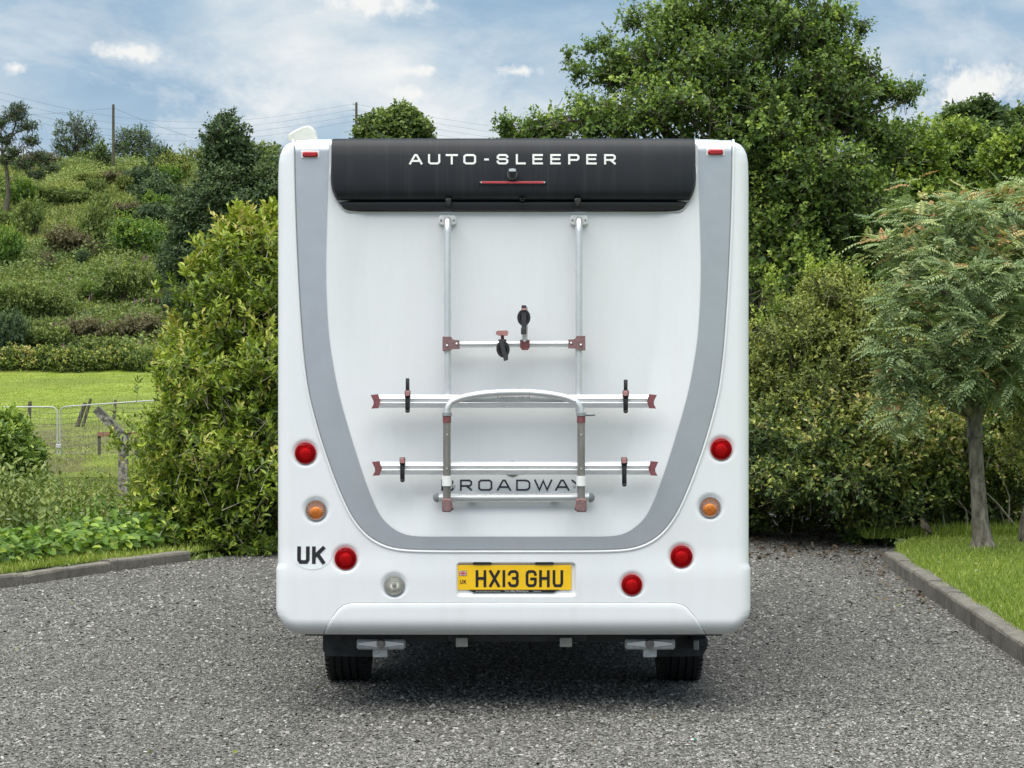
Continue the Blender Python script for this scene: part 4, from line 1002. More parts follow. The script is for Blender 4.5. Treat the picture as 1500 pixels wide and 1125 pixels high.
# ------------------------------------------------------------------ feathery rowan and its neighbour
def fronds(lobes, n_tip, per, flen, pairs, ll, lw, seed, tmu=.45, clip=None, top_tint=.3):
    r = np.random.default_rng(seed)
    P, D, ids = lobe_points(lobes, n_tip, r, .6, .42, .5, .55)
    n = len(P); lt = r.normal(0, .07, len(lobes))[ids]
    a = r.uniform(0, 6.283, (n, per))
    side = np.stack([np.cos(a), np.sin(a), np.full_like(a, .15)], -1)
    A = unit(side * 1.0 + D[:, None] * .6 + r.normal(0, .25, side.shape)).reshape(-1, 3)
    m_ = n * per
    P = np.repeat(P, per, 0) + r.normal(0, .03, (m_, 3)); Dz = np.repeat(D[:, 2], per); lt = np.repeat(lt, per)
    Nn = unit(UP * 1.0 + np.repeat(D, per, 0) * .35 + r.normal(0, .3, (m_, 3)))
    S = unit(np.cross(A, Nn)); Nn = np.cross(S, A)
    FL = flen * r.uniform(.65, 1.25, m_)
    dr = r.uniform(.12, .6, m_)
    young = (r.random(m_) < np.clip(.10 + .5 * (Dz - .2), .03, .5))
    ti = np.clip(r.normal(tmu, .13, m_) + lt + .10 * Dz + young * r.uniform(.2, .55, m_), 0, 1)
    Vs, Ts = [], []
    for j in range(pairs):
        t_ = (j + 1.2) / (pairs + .4)
        c = P + A * (FL * t_)[:, None] - UP * (FL * dr * t_ ** 2)[:, None]
        ax = unit(A - UP * (2 * dr * t_)[:, None])
        l_ = ll * (FL / flen) * (math.sin(math.pi * (.18 + .72 * t_)) ** .6)
        for sg in (-1, 1):
            V, f = leaves(c, S * sg * .9 + ax * .45 - UP * .12 + r.normal(0, .08, c.shape), Nn + r.normal(0, .18, c.shape), l_, l_ * lw / ll, 'diamond')
            Vs.append(V); Ts.append(ti)
    c = P + A * FL[:, None] * .98 - UP * (FL * dr)[:, None]
    V, f = leaves(c, A - UP * dr[:, None], Nn, np.full(m_, ll) * FL / flen, np.full(m_, lw), 'diamond'); Vs.append(V); Ts.append(ti)
    e = P + A * FL[:, None] - UP * (FL * dr)[:, None]; mid = P + A * (FL * .5)[:, None] - UP * (FL * dr * .25)[:, None]
    V = np.concatenate(Vs); ti2 = np.concatenate(Ts)
    Vf, Ff = pack(V, f)
    rv = np.stack([P - S * .002, P + S * .002, mid + S * .0018, e, mid - S * .0018], 1)
    Rv, Rf = pack(rv, [np.array([[0, 1, 2, 4]]), np.array([[4, 2, 3]])])
    return Vf, Ff, np.repeat(ti2, 4), (Rv, Rf)
D0 = 18.4
L_ = [pl(a, b_, D0 + dd, c, e, rd) for a, b_, c, e, dd, rd in [
    (1395, 330, 92, 46, .1, .7), (1480, 310, 80, 44, 0, .7), (1330, 375, 56, 46, -.2, .5), (1400, 410, 92, 64, -.4, .7), (1480, 400, 84, 64, -.3, .7), (1312, 440, 36, 46, -.3, .4),
    (1355, 480, 60, 46, -.4, .5), (1440, 490, 70, 56, -.4, .6), (1515, 480, 60, 80, -.2, .7), (1325, 520, 38, 34, -.5, .3), (1390, 545, 40, 28, -.4, .4), (1470, 550, 46, 34, -.2, .5), (1300, 560, 26, 22, -.5, .25), (1318, 605, 16, 22, -.5, .2), (1560, 380, 70, 90, 0, .8), (1345, 580, 20, 24, -.5, .2)]]
b0 = Vector(((1441 - 750) * D0 / F, D0, float(lawn_z(4.24, D0)) - .03))
root = empty('rowan_tree', b0, 'small tree with feathery blue-green drooping leaves and single trunk on the lawn', 'tree')
tp = [W(1442, 806, D0), W(1439, 792, D0), W(1435, 760, D0), W(1431, 700, D0), W(1428, 640, D0), W(1428, 600, D0), W(1432, 540, D0), W(1436, 460, D0)]
mb = MB()
rd = [.145, .092, .074, .066, .062, .066, .048, .028]
off = Vector(root.location)
rings = []; r = random.Random(4)
for k in range(len(tp) - 1):
    for q in range(6):
        f = q / 6
        p = tp[k].lerp(tp[k + 1], f); rr = rd[k] * (1 - f) + rd[k + 1] * f
        rings.append([tuple(p - off + Vector((math.cos(a_ * .449) * rr * (1 + .07 * math.sin(3 * a_ * .449 + k) + r.uniform(-.03, .03)) , math.sin(a_ * .449) * rr, 0))) for a_ in range(14)])
mb.loft(rings, True, True, True, True)
mb.build('trunk', M['bark_rowan'], root)
limbs(root, 'branches', tp[4], L_, .06, M['bark_rowan'], 341, subs=6, fork=.1, trunk_pts=tp[4:], wob=.1, minr=.004)
Vf, Ff, ti, rach = fronds(L_, 660, 6, .20, 8, .046, .020, 342)
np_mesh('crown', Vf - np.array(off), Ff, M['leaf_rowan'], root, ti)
np_mesh('leaf_stalks', rach[0] - np.array(off), rach[1], M['twig'], root)

D0 = 19.0
b0 = Vector(((1506 - 750) * D0 / F, D0, float(lawn_z(4.8, D0)) - .03))
L_ = [pl(a, b_, D0 + dd, c, e, .4) for a, b_, c, e, dd in [(1492, 590, 22, 26, -.2), (1510, 640, 40, 40, -.1), (1530, 560, 40, 50, 0), (1490, 660, 16, 20, -.2), (1545, 640, 40, 60, 0), (1488, 545, 18, 18, -.1)]]
root = empty('crab_apple_tree', b0, 'slim tree with orange-tipped pale leaves beside the feathery tree', 'tree')
limbs(root, 'trunk', b0, L_, .075, M['bark_rowan'], 351, subs=5, fork=.4)
add_crown(root, 'crown', M['leaf_olive'], foliage(L_, 620, 10, .2, .045, .03, 351, 'oval', .7, tint=(.72, .15, .15), tipg=.25, twig_share=1, twig_r=.004))

# fallen leaves by the right kerb
r_ = np.random.default_rng(91); n = 150
y = r_.uniform(14.0, 19.0, n); x = rkx(y) - .03 - np.abs(r_.normal(0, .22, n))
P = np.stack([x, y, np.full(n, .018)], -1); A = r_.normal(size=(n, 3)) * [1, 1, .15]; L = r_.uniform(.025, .055, n)
V, f = leaves(P, A, UP + r_.normal(0, .3, (n, 3)), L, L * .6, 'oval'); Vf, Ff = pack(V, f)
tag(np_mesh('fallen_leaves', Vf, Ff, M['litter'], None, np.repeat(r_.random(n), 6)), 'brown fallen leaves scattered along the foot of the right kerb', 'leaves', kind='stuff')
n = 46
y = 1 / r_.uniform(1 / 18.0, 1 / 8.6, n); x = r_.uniform(-.25, .24, n) * y; x = np.minimum(x, rkx(y) - .1)
P = np.stack([x, y, np.full(n, .018)], -1); A = r_.normal(size=(n, 3)) * [1, 1, .15]; L = r_.uniform(.02, .045, n)
V, f = leaves(P, A, UP + r_.normal(0, .3, (n, 3)), L, L * .55, 'oval'); Vf, Ff = pack(V, f)
tag(np_mesh('blown_leaves', Vf, Ff, M['litter'], None, np.repeat(r_.choice([.2, .5, .8, 1.0], n), 6)), 'a few small leaves blown over the open gravel', 'leaves', kind='stuff')
n = 500
y = r_.uniform(18.4, 21.5, n); x = r_.uniform(1.8, 3.5, n)
P = np.stack([x, y, np.full(n, .02)], -1); A = r_.normal(size=(n, 3)) * [1, 1, .2]; L = r_.uniform(.03, .07, n)
V, f = leaves(P, A, UP + r_.normal(0, .4, (n, 3)), L, L * .6, 'oval'); Vf, Ff = pack(V, f)
tag(np_mesh('leaf_litter', Vf, Ff, M['litter'], None, np.repeat(r_.random(n) * .6, 6)), 'dry leaf litter on the ground under the hedge', 'leaf litter', kind='stuff')

# ------------------------------------------------------------------ fences, posts, poles and cables
DH = 56.0
def hp(px, d=DH):
    x = (px - 750) * d / F
    return Vector((x, d, float(terrain(x, d))))
def fence_panel(px0, px1, top0, top1, d0, d1, label):
    a, b_ = hp(px0, d0), hp(px1, d1)
    ta, tb = W(px0, top0, d0), W(px1, top1, d1)
    root = empty('mesh_fence', a, label, 'fence panel', 'temporary mesh fence panels')
    o = Vector(a)
    def q(u, v): return (a.lerp(b_, u)).lerp(ta.lerp(tb, u), v) - o
    mb = MB(); rr = .021; cu = .05
    path = [q(0, -.02), q(0, .9)] + [q(cu * (1 - math.cos(t_)), .92 + .08 * math.sin(t_)) for t_ in (.3, .8, 1.2, 1.57)] + [q(1 - cu * (1 - math.cos(t_)), .92 + .08 * math.sin(t_)) for t_ in (1.57, 1.2, .8, .3)] + [q(1, .9), q(1, -.02)]
    mb.tube(path, rr * .85, 8)
    mb.tube([q(0, .08), q(1, .08)], rr, 8)
    mb.build('frame', M['galv'], root, recalc=False)
    wm = MB()
    for k in range(1, 34): wm.tube([q(k / 34, .08), q(k / 34, .985)], .0022, 3, caps=False)
    for k in range(1, 12): wm.tube([q(0, .08 + .9 * k / 12), q(1, .08 + .9 * k / 12)], .0022, 3, caps=False)
    wm.build('wire_mesh', M['galv'], root, recalc=False)
    MB().box(a - o + Vector((-.35, -.12, -.03)), a - o + Vector((.35, .12, .12)), .03).build('foot_block', M['kerb'], root)
fence_panel(-102, 84, 596, 596, DH, DH, 'wire mesh fence panel next to the green shrub')
fence_panel(88, 262, 596, 584, DH, DH - 2.0, 'wire mesh fence panel behind the cranked concrete post')
cl = MB().box(hp(86) + Vector((-.07, -.05, .95)), hp(86) + Vector((.07, .05, 1.05)), .01).build('fence_coupler', M['galv'])
tag(cl, 'small steel coupler joining the two mesh fence panels', 'coupler')

# cranked concrete post
DP = 29.0
g = float(terrain(-5.5, DP)); o = Vector(((180 - 750) * DP / F, DP, g))
root = empty('concrete_post', o, 'lichen-covered concrete post with its top cranked outwards', 'post')
ck = W(181, 640, DP); tipp = W(141, 599, DP)
hw = .062
mb = MB()
pts = [(o.x, g - .3), (ck.x, ck.z), (tipp.x, tipp.z)]
u1 = Vector((pts[1][0] - pts[0][0], pts[1][1] - pts[0][1])).normalized(); u2 = Vector((pts[2][0] - pts[1][0], pts[2][1] - pts[1][1])).normalized()
n1 = Vector((-u1.y, u1.x)); n2 = Vector((-u2.y, u2.x)); nm = (n1 + n2).normalized(); k = hw / nm.dot(n1)
P2 = [Vector(p) for p in pts]
rings = []
def quad(c2, nn, h_): return [tuple(Vector((c2.x + nn.x * s * h_, DP + e, c2.y + nn.y * s * h_)) - o) for s, e in ((1, -hw), (1, hw), (-1, hw), (-1, -hw))]
seq = [(P2[0], n1, hw), (P2[0].lerp(P2[1], .5), n1, hw * 1.03), (P2[1], nm, k), (P2[1].lerp(P2[2], .5), n2, hw * .95), (P2[2], n2, hw * .9)]
mb.loft([quad(*q_) for q_ in seq], True, True)
mb.build('shaft', M['concrete_post'], root)

# stock fence: wooden posts with barbed wire
DF = 98.0
def wpost(px, py0, py1, lean_px, rad, label, d=DF):
    x = (px - 750) * d / F; g = float(terrain(x, d))
    top = W(px + lean_px, py1, d)
    mb = MB()
    base = Vector((x, d, g))
    rings = []
    mb.tube([Vector((-lean_px * .02, 0, -.3)), Vector((0, 0, 0)), (top - base) * .5, top - base], [rad, rad, rad * .97, rad * .9], 8)
    o_ = empty('fence_post', base, label, 'fence post', 'wooden stock fence posts')
    mb.build('shaft', M['wood'], o_, recalc=False)
    return base, top
posts = [wpost(-30, 626, 588, 2, .09, 'weathered wooden stock fence post hidden by the green shrub'), wpost(42, 625, 588, 2, .10, 'upright weathered wooden fence post near the green shrub'), wpost(113, 625, 590, 12, .11, 'thicker of two leaning wooden fence posts'),
         wpost(121, 624, 584, 12, .08, 'thinner of two leaning wooden fence posts'), wpost(167, 616, 586, 2, .08, 'upright wooden fence post beyond the cranked concrete post', 104), wpost(258, 612, 582, 2, .08, 'wooden fence post behind the big bush', 108)]
for k in range(4):
    pts = []
    for j in (0, 1, 2, 4, 5):
        b_, t_ = posts[j]
        pts.append(b_.lerp(t_, .18 + .22 * k) + Vector((0, -.11, 0)))
        if j != 5: pass
    path = []
    for a, b_ in zip(pts, pts[1:]):
        for q in range(6):
            f = q / 6; path.append(a.lerp(b_, f) - Vector((0, 0, .10 * math.sin(math.pi * f))))
    path.append(pts[-1])
    mb = MB().tube(path, .010, 4)
    rr = random.Random(k)
    for q in range(len(path) - 1):
        for s in (.25, .75):
            c_ = path[q].lerp(path[q + 1], s); e = Vector((rr.uniform(-.03, .03), rr.uniform(-.02, .02), .05))
            mb.tube([c_ - e, c_ + e], .006, 3)
    tag(mb.build('barbed_wire', M['wood'], None, recalc=False), ['lowest', 'second lowest', 'second highest', 'highest'][k] + ' barbed wire strand of the stock fence', 'wire', 'barbed wire strands')
# orange board on short legs
a = W(142, 636, 66); g = float(terrain(a.x, 66)); o = Vector((a.x, 66, g))
root = empty('board_rail', o, 'faded orange wooden rail on posts behind the concrete post', 'rail')
e = W(205, 630, 66)
mb = MB(); dv = (e - a); mb.box((0, -.03, a.z - g - .07), (dv.x, .03, a.z - g + .07), .01); mb.build('board', M['orangewood'], root)
for u in (.06, 1.25): MB().box((u - .05, .035, -.1), (u + .05, .12, a.z - g + .05), .01).build('leg', M['wood'], root)

# electricity poles and cables
def pole(px, top, base_py, label, hidden=False):
    if hidden:
        d = 250.0; x = (px - 750) * d / F; b_ = Vector((x, d, float(terrain(x, d))))
    else: b_ = hill_point(px, base_py)
    t_ = W(px, top, b_.y)
    root = empty('electricity_pole', b_, label, 'pole', 'electricity poles on the hill')
    MB().tube([Vector((0, 0, -.5)), Vector((0, 0, (t_.z - b_.z) * .5)), Vector((0, 0, t_.z - b_.z))], [.19, .165, .14], 10).build('shaft', M['polewood'], root, recalc=False)
    return root, b_, t_
r1, b1, t1 = pole(166, 153, 252, 'tall electricity pole between the trees on the ridge')
r2, b2, t2 = pole(522, 150, 240, 'electricity pole beside the round tree above the vehicle roof', True)
for k, dz in enumerate((-.3, -1.0, -1.7, -2.4)):
    zz = t2.z - b2.z + dz
    MB().tube([(-.12, -.15, zz), (-.35, -.15, zz)], .03, 6).tube([(-.35, -.15, zz - .02), (-.35, -.15, zz + .16)], [.06, .04], 8).build('insulator', M['grey_plastic'], r2, recalc=False)
cab = plain('dark_cable', (0.10, 0.11, 0.12), .6)
for k, (ya, dz) in enumerate([(86, -.3), (97, -1.0), (108, -1.7), (118, -2.4)]):
    a = W(-160, ya, 200); e = t2 + Vector((-.35, -.15, dz + .1))
    path = [a.lerp(e, q / 24) - Vector((0, 0, 4.0 * math.sin(math.pi * q / 24))) for q in range(25)]
    tag(MB().tube(path, .012, 4).build('overhead_cable', cab, None, recalc=False), ['top', 'upper middle', 'lower middle', 'bottom'][k] + ' overhead cable reaching the pole by the round tree', 'cable', 'overhead cables')
    e2 = e + Vector((70, 30, -2))
    path = [e.lerp(e2, q / 14) - Vector((0, 0, 2.0 * math.sin(math.pi * q / 14))) for q in range(15)]
    tag(MB().tube(path, .012, 4).build('overhead_cable', cab, None, recalc=False), ['top', 'upper middle', 'lower middle', 'bottom'][k] + ' overhead cable leaving the round tree towards the large tree', 'cable', 'overhead cables')
for e, lab in ((W(-160, 158, 222), 'single thin cable from the ridge pole towards the gnarled tree'), (W(420, 232, 246), 'single thin cable from the ridge pole down behind the dark tree')):
    a = t1 - Vector((0, 0, .4))
    path = [a.lerp(e, q / 14) - Vector((0, 0, .8 * math.sin(math.pi * q / 14))) for q in range(15)]
    tag(MB().tube(path, .015, 4).build('overhead_cable', cab, None, recalc=False), lab, 'cable', 'overhead cables')

# ------------------------------------------------------------------ motorhome
D = 9.7
CX = 752.0
MH = empty('motorhome', ((CX - 750) * D / F, D, 0), 'white motorhome seen from behind with grey U-shaped stripe and black rear top panel', 'motorhome')
def X(px, dy=0.0): return (px - CX) * (D + dy) / F
def Z(py, dy=0.0): return H - (py - 562.5) * (D + dy) / F
def Q(px, py, dy=0.0): return Vector((X(px, dy), dy, Z(py, dy)))
S1 = D / F                                # metres per photo pixel on the rear face

outer = [(196, 320), (300, 318), (400, 314), (480, 309), (530, 304.5), (580, 297), (640, 281), (690, 264), (720, 252), (750, 238), (772, 223), (787, 207), (797, 188), (802, 168), (804, 140), (804.5, 100), (804.5, 50), (804.5, 0)]
inner = [(196, 270), (300, 273), (400, 275), (480, 271.5), (530, 265), (580, 255), (640, 238), (690, 222), (720, 211.5), (740, 203), (758, 193), (772, 179), (781, 164), (785, 148), (786, 125), (786, 90), (786, 45), (786, 0)]
def smooth_poly(pts, n):                   # Catmull-Rom resampled at equal arc length
    P = [Vector((b_, a)) for a, b_ in pts]; dense = []
    for k in range(len(P) - 1):
        p0, p1, p2, p3 = P[max(k - 1, 0)], P[k], P[k + 1], P[min(k + 2, len(P) - 1)]
        for q in range(12):
            t_ = q / 12
            dense.append(.5 * ((2 * p1) + (p2 - p0) * t_ + (2 * p0 - 5 * p1 + 4 * p2 - p3) * t_ ** 2 + (3 * p1 - p0 - 3 * p2 + p3) * t_ ** 3))
    dense.append(P[-1])
    A = np.array(dense); seg = np.r_[0, np.cumsum(np.linalg.norm(np.diff(A, axis=0), axis=1))]
    s = np.linspace(0, seg[-1], n)
    return np.stack([np.interp(s, seg, A[:, 0]), np.interp(s, seg, A[:, 1])], -1)   # (half px, py)
OUT = smooth_poly(outer, 90); INN = smooth_poly(inner, 90)
innx = np.concatenate([-INN[:, 0] * S1, (INN[::-1, 0] * S1)]); innz = H - (np.concatenate([INN[:, 1], INN[::-1, 1]]) - 562.5) * S1
def sd_inner(x, z):                        # signed distance to the U, positive inside
    px_, pz_ = x.ravel(), z.ravel()
    best = np.full(px_.shape, 1e9); inside = np.zeros(px_.shape, bool)
    m_ = len(innx)
    for k in range(m_):
        x1, z1, x2, z2 = innx[k], innz[k], innx[(k + 1) % m_], innz[(k + 1) % m_]
        dx, dz = x2 - x1, z2 - z1; l2 = dx * dx + dz * dz + 1e-12
        if k < m_ - 1:
            t_ = np.clip(((px_ - x1) * dx + (pz_ - z1) * dz) / l2, 0, 1)
            best = np.minimum(best, np.hypot(px_ - x1 - t_ * dx, pz_ - z1 - t_ * dz))
        cr = ((z1 > pz_) != (z2 > pz_)) & (px_ < (x2 - x1) * (pz_ - z1) / (z2 - z1 + 1e-12) + x1)
        inside ^= cr
    return np.where(inside, best, -best).reshape(x.shape)
def ss(a, b_, v):
    t_ = np.clip((v - a) / (b_ - a), 0, 1); return t_ * t_ * (3 - 2 * t_)
LAMPS = [(447, 664, 15.2, 'red'), (462.3, 747.5, 15, 'amber'), (506, 818.5, 15.7, 'red'), (577.5, 857.5, 14.6, 'clear'), (1057, 658, 15.2, 'red'), (1040.5, 743, 15, 'amber'), (998.5, 815.5, 15.7, 'red'), (925.5, 856.5, 14.8, 'red')]
PL = (X(668), X(844.5), Z(874), Z(823.5))  # number plate recess
ZT, ZB = Z(203.5), Z(932)
def face_y(x, z):
    x = np.asarray(x, float); z = np.asarray(z, float)
    y = 0.018 * (x / 1.1) ** 2
    sd_ = sd_inner(x, z); y = y + 0.040 * (.72 * np.clip(sd_ / .19, 0, 1) + .28 * ss(0, .19, sd_))
    # bumper: slight swell below the stripe, rolling under at the bottom
    y = y - 0.008 * ss(Z(800), Z(850), z)
    y = y + 0.07 * np.clip((ZB + .085 - z) / .085, 0, 1) ** 2.4
    y = y + 0.035 * np.clip((z - (ZT - .03)) / .03, 0, 1) ** 2.5
    rx = np.maximum(PL[0] + .02 - x, x - PL[1] + .02); rz = np.maximum(PL[2] + .02 - z, z - PL[3] + .02)
    sdp = .02 - (np.hypot(np.maximum(rx, 0), np.maximum(rz, 0)) + np.minimum(np.maximum(rx, rz), 0))
    y = y + 0.020 * ss(0, .014, sdp)
    for px, py, rr, _ in LAMPS:
        q = np.hypot(x - X(px), z - Z(py)); R = (rr + 3.2) * S1
        y = y + 0.013 * (1 - ss(R * .80, R * 1.12, q))
    return y
hwp = [(200, 300), (203.5, 318), (206, 329), (210, 336), (216, 341), (224, 344.5), (236, 346.6), (260, 347.3), (600, 347.5), (826, 347.5), (830, 348.5), (834, 350), (895, 350), (903, 348), (912, 342.5), (922, 336), (932, 326)]
def hw(z):
    py = 562.5 + (H - z) / S1
    return np.interp(py, [a for a, _ in hwp], [b_ for _, b_ in hwp]) * S1
xs = np.unique(np.round(np.concatenate([np.linspace(-1, 1, 225), *[np.linspace(v - .02, v + .02, 13) / 1.055 for v in PL[:2]]]), 5))
zs = np.unique(np.round(np.concatenate([np.linspace(ZB, ZT, 245), np.linspace(ZT - .06, ZT, 14), np.linspace(ZB, ZB + .11, 18), *[np.linspace(v - .018, v + .018, 12) for v in PL[2:]]]), 5))
RC = 0.065; LEN = 4.75
U_, Z_ = np.meshgrid(xs, zs)
HWZ = hw(zs)
Xf = U_ * (HWZ - RC)[:, None]; Yf = face_y(Xf, Z_)
arc = np.radians([15, 30, 45, 60, 75, 90])
yl = face_y(-(HWZ - RC), zs); yr = face_y((HWZ - RC), zs)
side_y = np.linspace(.3, LEN, 8)
colsR_x = np.concatenate([(HWZ - RC)[:, None] + RC * np.sin(arc)[None], np.repeat(HWZ[:, None], len(side_y), 1)], 1)
colsR_y = np.concatenate([yr[:, None] + RC * (1 - np.cos(arc))[None], np.repeat(side_y[None], len(zs), 0)], 1)
Xa = np.concatenate([-colsR_x[:, ::-1], Xf, colsR_x], 1); Ya = np.concatenate([colsR_y[:, ::-1], Yf, colsR_y], 1); Za = np.repeat(zs[:, None], Xa.shape[1], 1)
nr, nc = Xa.shape
V = np.stack([Xa, Ya, Za], -1).reshape(-1, 3)
i = np.arange(nr - 1)[:, None] * nc + np.arange(nc - 1)[None]
Fq = np.stack([i, i + 1, i + nc + 1, i + nc], -1).reshape(-1, 4)
j = np.arange(nr - 1) * nc
Ffront = np.stack([j + nc - 1, j, j + nc, j + nc + nc - 1], -1)
np_mesh('body_shell', V, [Fq, Ffront], M['white'], MH, smooth=True)
# roof sheet and floor
mb = MB()
top = [(Xa[-1, k], Ya[-1, k], ZT) for k in range(0, nc, 3)]
crown_r = []
for f, dz in ((1, 0.0), (.97, .012), (.90, .026), (.6, .034), (.0, .036)):
    cx_, cy_ = 0, 2.4
    crown_r.append([(p[0] * f, cy_ + (p[1] - cy_) * (f if f > .5 else f), ZT + dz) for p in top])
mb.loft(crown_r, smooth=True)
mb.build('roof', M['white'], MH)
MB().box((-1.0, .12, ZB - .012), (1.0, LEN, ZB + .01)).build('floor', M['chassis'], MH)

def y_at(x, z): return float(face_y(np.array([x]), np.array([z]))[0])
# grey stripe: ribbon laid on the face
def ribbon(name, A, B, mat, lift, m_=6):
    L = np.concatenate([A * [-1, 1], (A * [1, 1])[::-1][1:]]); K = np.concatenate([B * [-1, 1], (B * [1, 1])[::-1][1:]])
    f = np.linspace(0, 1, m_)[None, :, None]
    G = L[:, None] * (1 - f) + K[:, None] * f
    x = G[..., 0] * S1; z = H - (G[..., 1] - 562.5) * S1
    z = np.minimum(z, ZT - .001)
    y = face_y(x, z) - lift
    n = len(L)
    V = np.stack([x, y, z], -1).reshape(-1, 3)
    i = np.arange(n - 1)[:, None] * m_ + np.arange(m_ - 1)[None]
    return np_mesh(name, V, [np.stack([i, i + m_, i + m_ + 1, i + 1], -1).reshape(-1, 4)], mat, MH, smooth=True)
ribbon('grey_stripe', OUT, INN, M['silver_paint'], .003)
def bead(name, A, offs, rad, mat, lift=.0, n=6):
    L = np.concatenate([A * [-1, 1], (A * [1, 1])[::-1][1:]])
    T = np.gradient(L, axis=0); T /= np.linalg.norm(T, axis=1, keepdims=True)
    Nn = np.stack([-T[:, 1], T[:, 0]], -1)            # outward
    G = L + Nn * offs
    pts = []
    for hx, py in G:
        x, z = hx * S1, min(H - (py - 562.5) * S1, ZT - .002)
        pts.append((x, y_at(x, z) - lift, z))
    return MB().tube(pts, rad, n).build(name, mat, MH, recalc=False)
test = np.concatenate([OUT * [-1, 1], (OUT)[::-1][1:]])
sgn = 1.0
T0 = test[1] - test[0]; N0 = np.array([-T0[1], T0[0]]); sgn = 1.0 if N0[0] < 0 else -1.0
bead('stripe_seam', OUT, sgn * 1.2, .0035, M['grey_plastic'], -.001)
bead('stripe_lip', OUT, sgn * 3.6, .0060, M['white'], .0015, 8)

# lower bumper infill, slightly proud with rounded edge
bp = [(472, 931), (478, 918), (487, 903), (496, 891.5), (503, 886), (514, 883.2), (560, 882.5), (752, 882), (944, 882.5), (990, 883.2), (1001, 886), (1008, 891.5), (1018, 903), (1028, 918), (1036, 931)]
def infill(name, pts, lift, inset):
    cx_, cz_ = 0, Z(931)
    rows_ = []
    m_ = 11
    for px, py in pts:
        rows_.append([(X(px), Z(py + (931.5 - py) * k / (m_ - 1))) for k in range(m_)])
    mb = MB(); ringv = []
    n = len(pts)
    for a, rw in enumerate(rows_):
        ra = []
        for k, (x, z) in enumerate(rw):
            edge = 0 if (k == 0 or a in (0, n - 1)) else 1
            ra.append((x, y_at(x, z) - (lift if edge else -.012), z))
        ringv.append(ra)
    mb.loft(ringv, closed=False, smooth=True)
    return mb.build(name, M['white'], MH)
dense = []
for (a, c_), (e, g) in zip(bp, bp[1:]):
    st = max(2, int(abs(e - a) / 12))
    dense += [(a + (e - a) * k / st, c_ + (g - c_) * k / st) for k in range(st)]
dense.append(bp[-1])
# add a tight second ring just inside the edge so that the bevel stays narrow
def shrink(p, f): return [(CX + (x - CX) * (1 - f / 284), y + f) for x, y in p]
mb = MB(); edge0 = dense; edge1 = shrink(dense, 1.3); edge2 = shrink(dense, 2.8)
def lay(p, lift): return [(X(a), y_at(X(a), Z(min(b_, 931.5))) - lift, Z(min(b_, 931.5))) for a, b_ in p]
lines = [lay(edge0, -.008), lay(edge1, .004), lay(edge2, .006)]
for k in range(1, 10):
    f = (k / 9) ** .9
    lines.append(lay([(a, min(931.5, b_ + (931.5 - b_) * f)) for a, b_ in edge2], .006))
mb.loft(lines, closed=False, smooth=True)
mb.build('bumper_infill', M['white'], MH)
seam = MB().tube([Vector(p) + Vector((0, .006, 0)) for p in lay(edge0, .004)], .0028, 5).build('bumper_seam', M['grey_plastic'], MH, recalc=False)

# ---- black rear top panel
sp_prof = [(199.5, .30), (199.8, .16), (200.5, .06), (203, .005), (208, -.018), (216, -.030), (230, -.038), (250, -.043), (268, -.044), (280, -.042), (286, -.037), (290, -.026), (292, -.012), (293, .010)]
sp_hw = [(196, 267), (262, 267), (272, 266.3), (280, 264.3), (288, 260.8), (296, 256), (302, 251.5), (308, 246)]
def shw(py): return float(np.interp(py, [a for a, _ in sp_hw], [b_ for _, b_ in sp_hw]))
rings = []
us = np.r_[-1, -.998, np.linspace(-.99, .99, 60), .998, 1]
for py, dy in sp_prof:
    row = []
    for u in us:
        e = .012 * (1 - abs(u) > .004) - .012 if abs(u) > .9975 else 0
        bow = .012 * u * u
        row.append((u * shw(py) * S1, dy + bow - e * 1.5 - (0 if abs(u) < .999 else -.07), Z(py)))
    rings.append(row)
mb = MB(); mb.loft(rings, closed=False, smooth=True)
mb.build('top_panel', M['spoiler'], MH)
# gloss strip below it
rows_ = []
for py, dy in ((288, .030), (293.5, .006), (296, -.006), (304, -.008), (307.5, -.002), (308.5, .03)):
    rows_.append([(u * shw(py) * S1, dy + .012 * u * u + .012, Z(py)) for u in np.linspace(-1, 1, 41)])
M['gloss_black'] = plain('gloss_black_strip', (.022, .024, .027), .18)
mb = MB(); mb.loft(rows_, closed=False, smooth=True); mb.build('lower_strip', M['gloss_black'], MH)
path = [(-shw(p) - 1.2, p) for p in np.r_[203, np.linspace(255, 306, 22)]]
path = path + [(-243, 309)] + [(-220, 309.6)] 
full = path + [(-a, b_) for a, b_ in path[::-1]]
MB().tube([(a * S1, y_at(a * S1, Z(b_)) - .004, Z(b_)) for a, b_ in full], .0045, 6).build('panel_trim', M['alu'], MH, recalc=False)
for px, wd, hh in ((657, 9, 12), (846, 9, 12), (765, 8, 5)):
    MB().box(Q(px - wd / 2, 290, -.05), Q(px + wd / 2, 290 + hh, .0), .006).build('panel_clip', M['chassis'], MH)

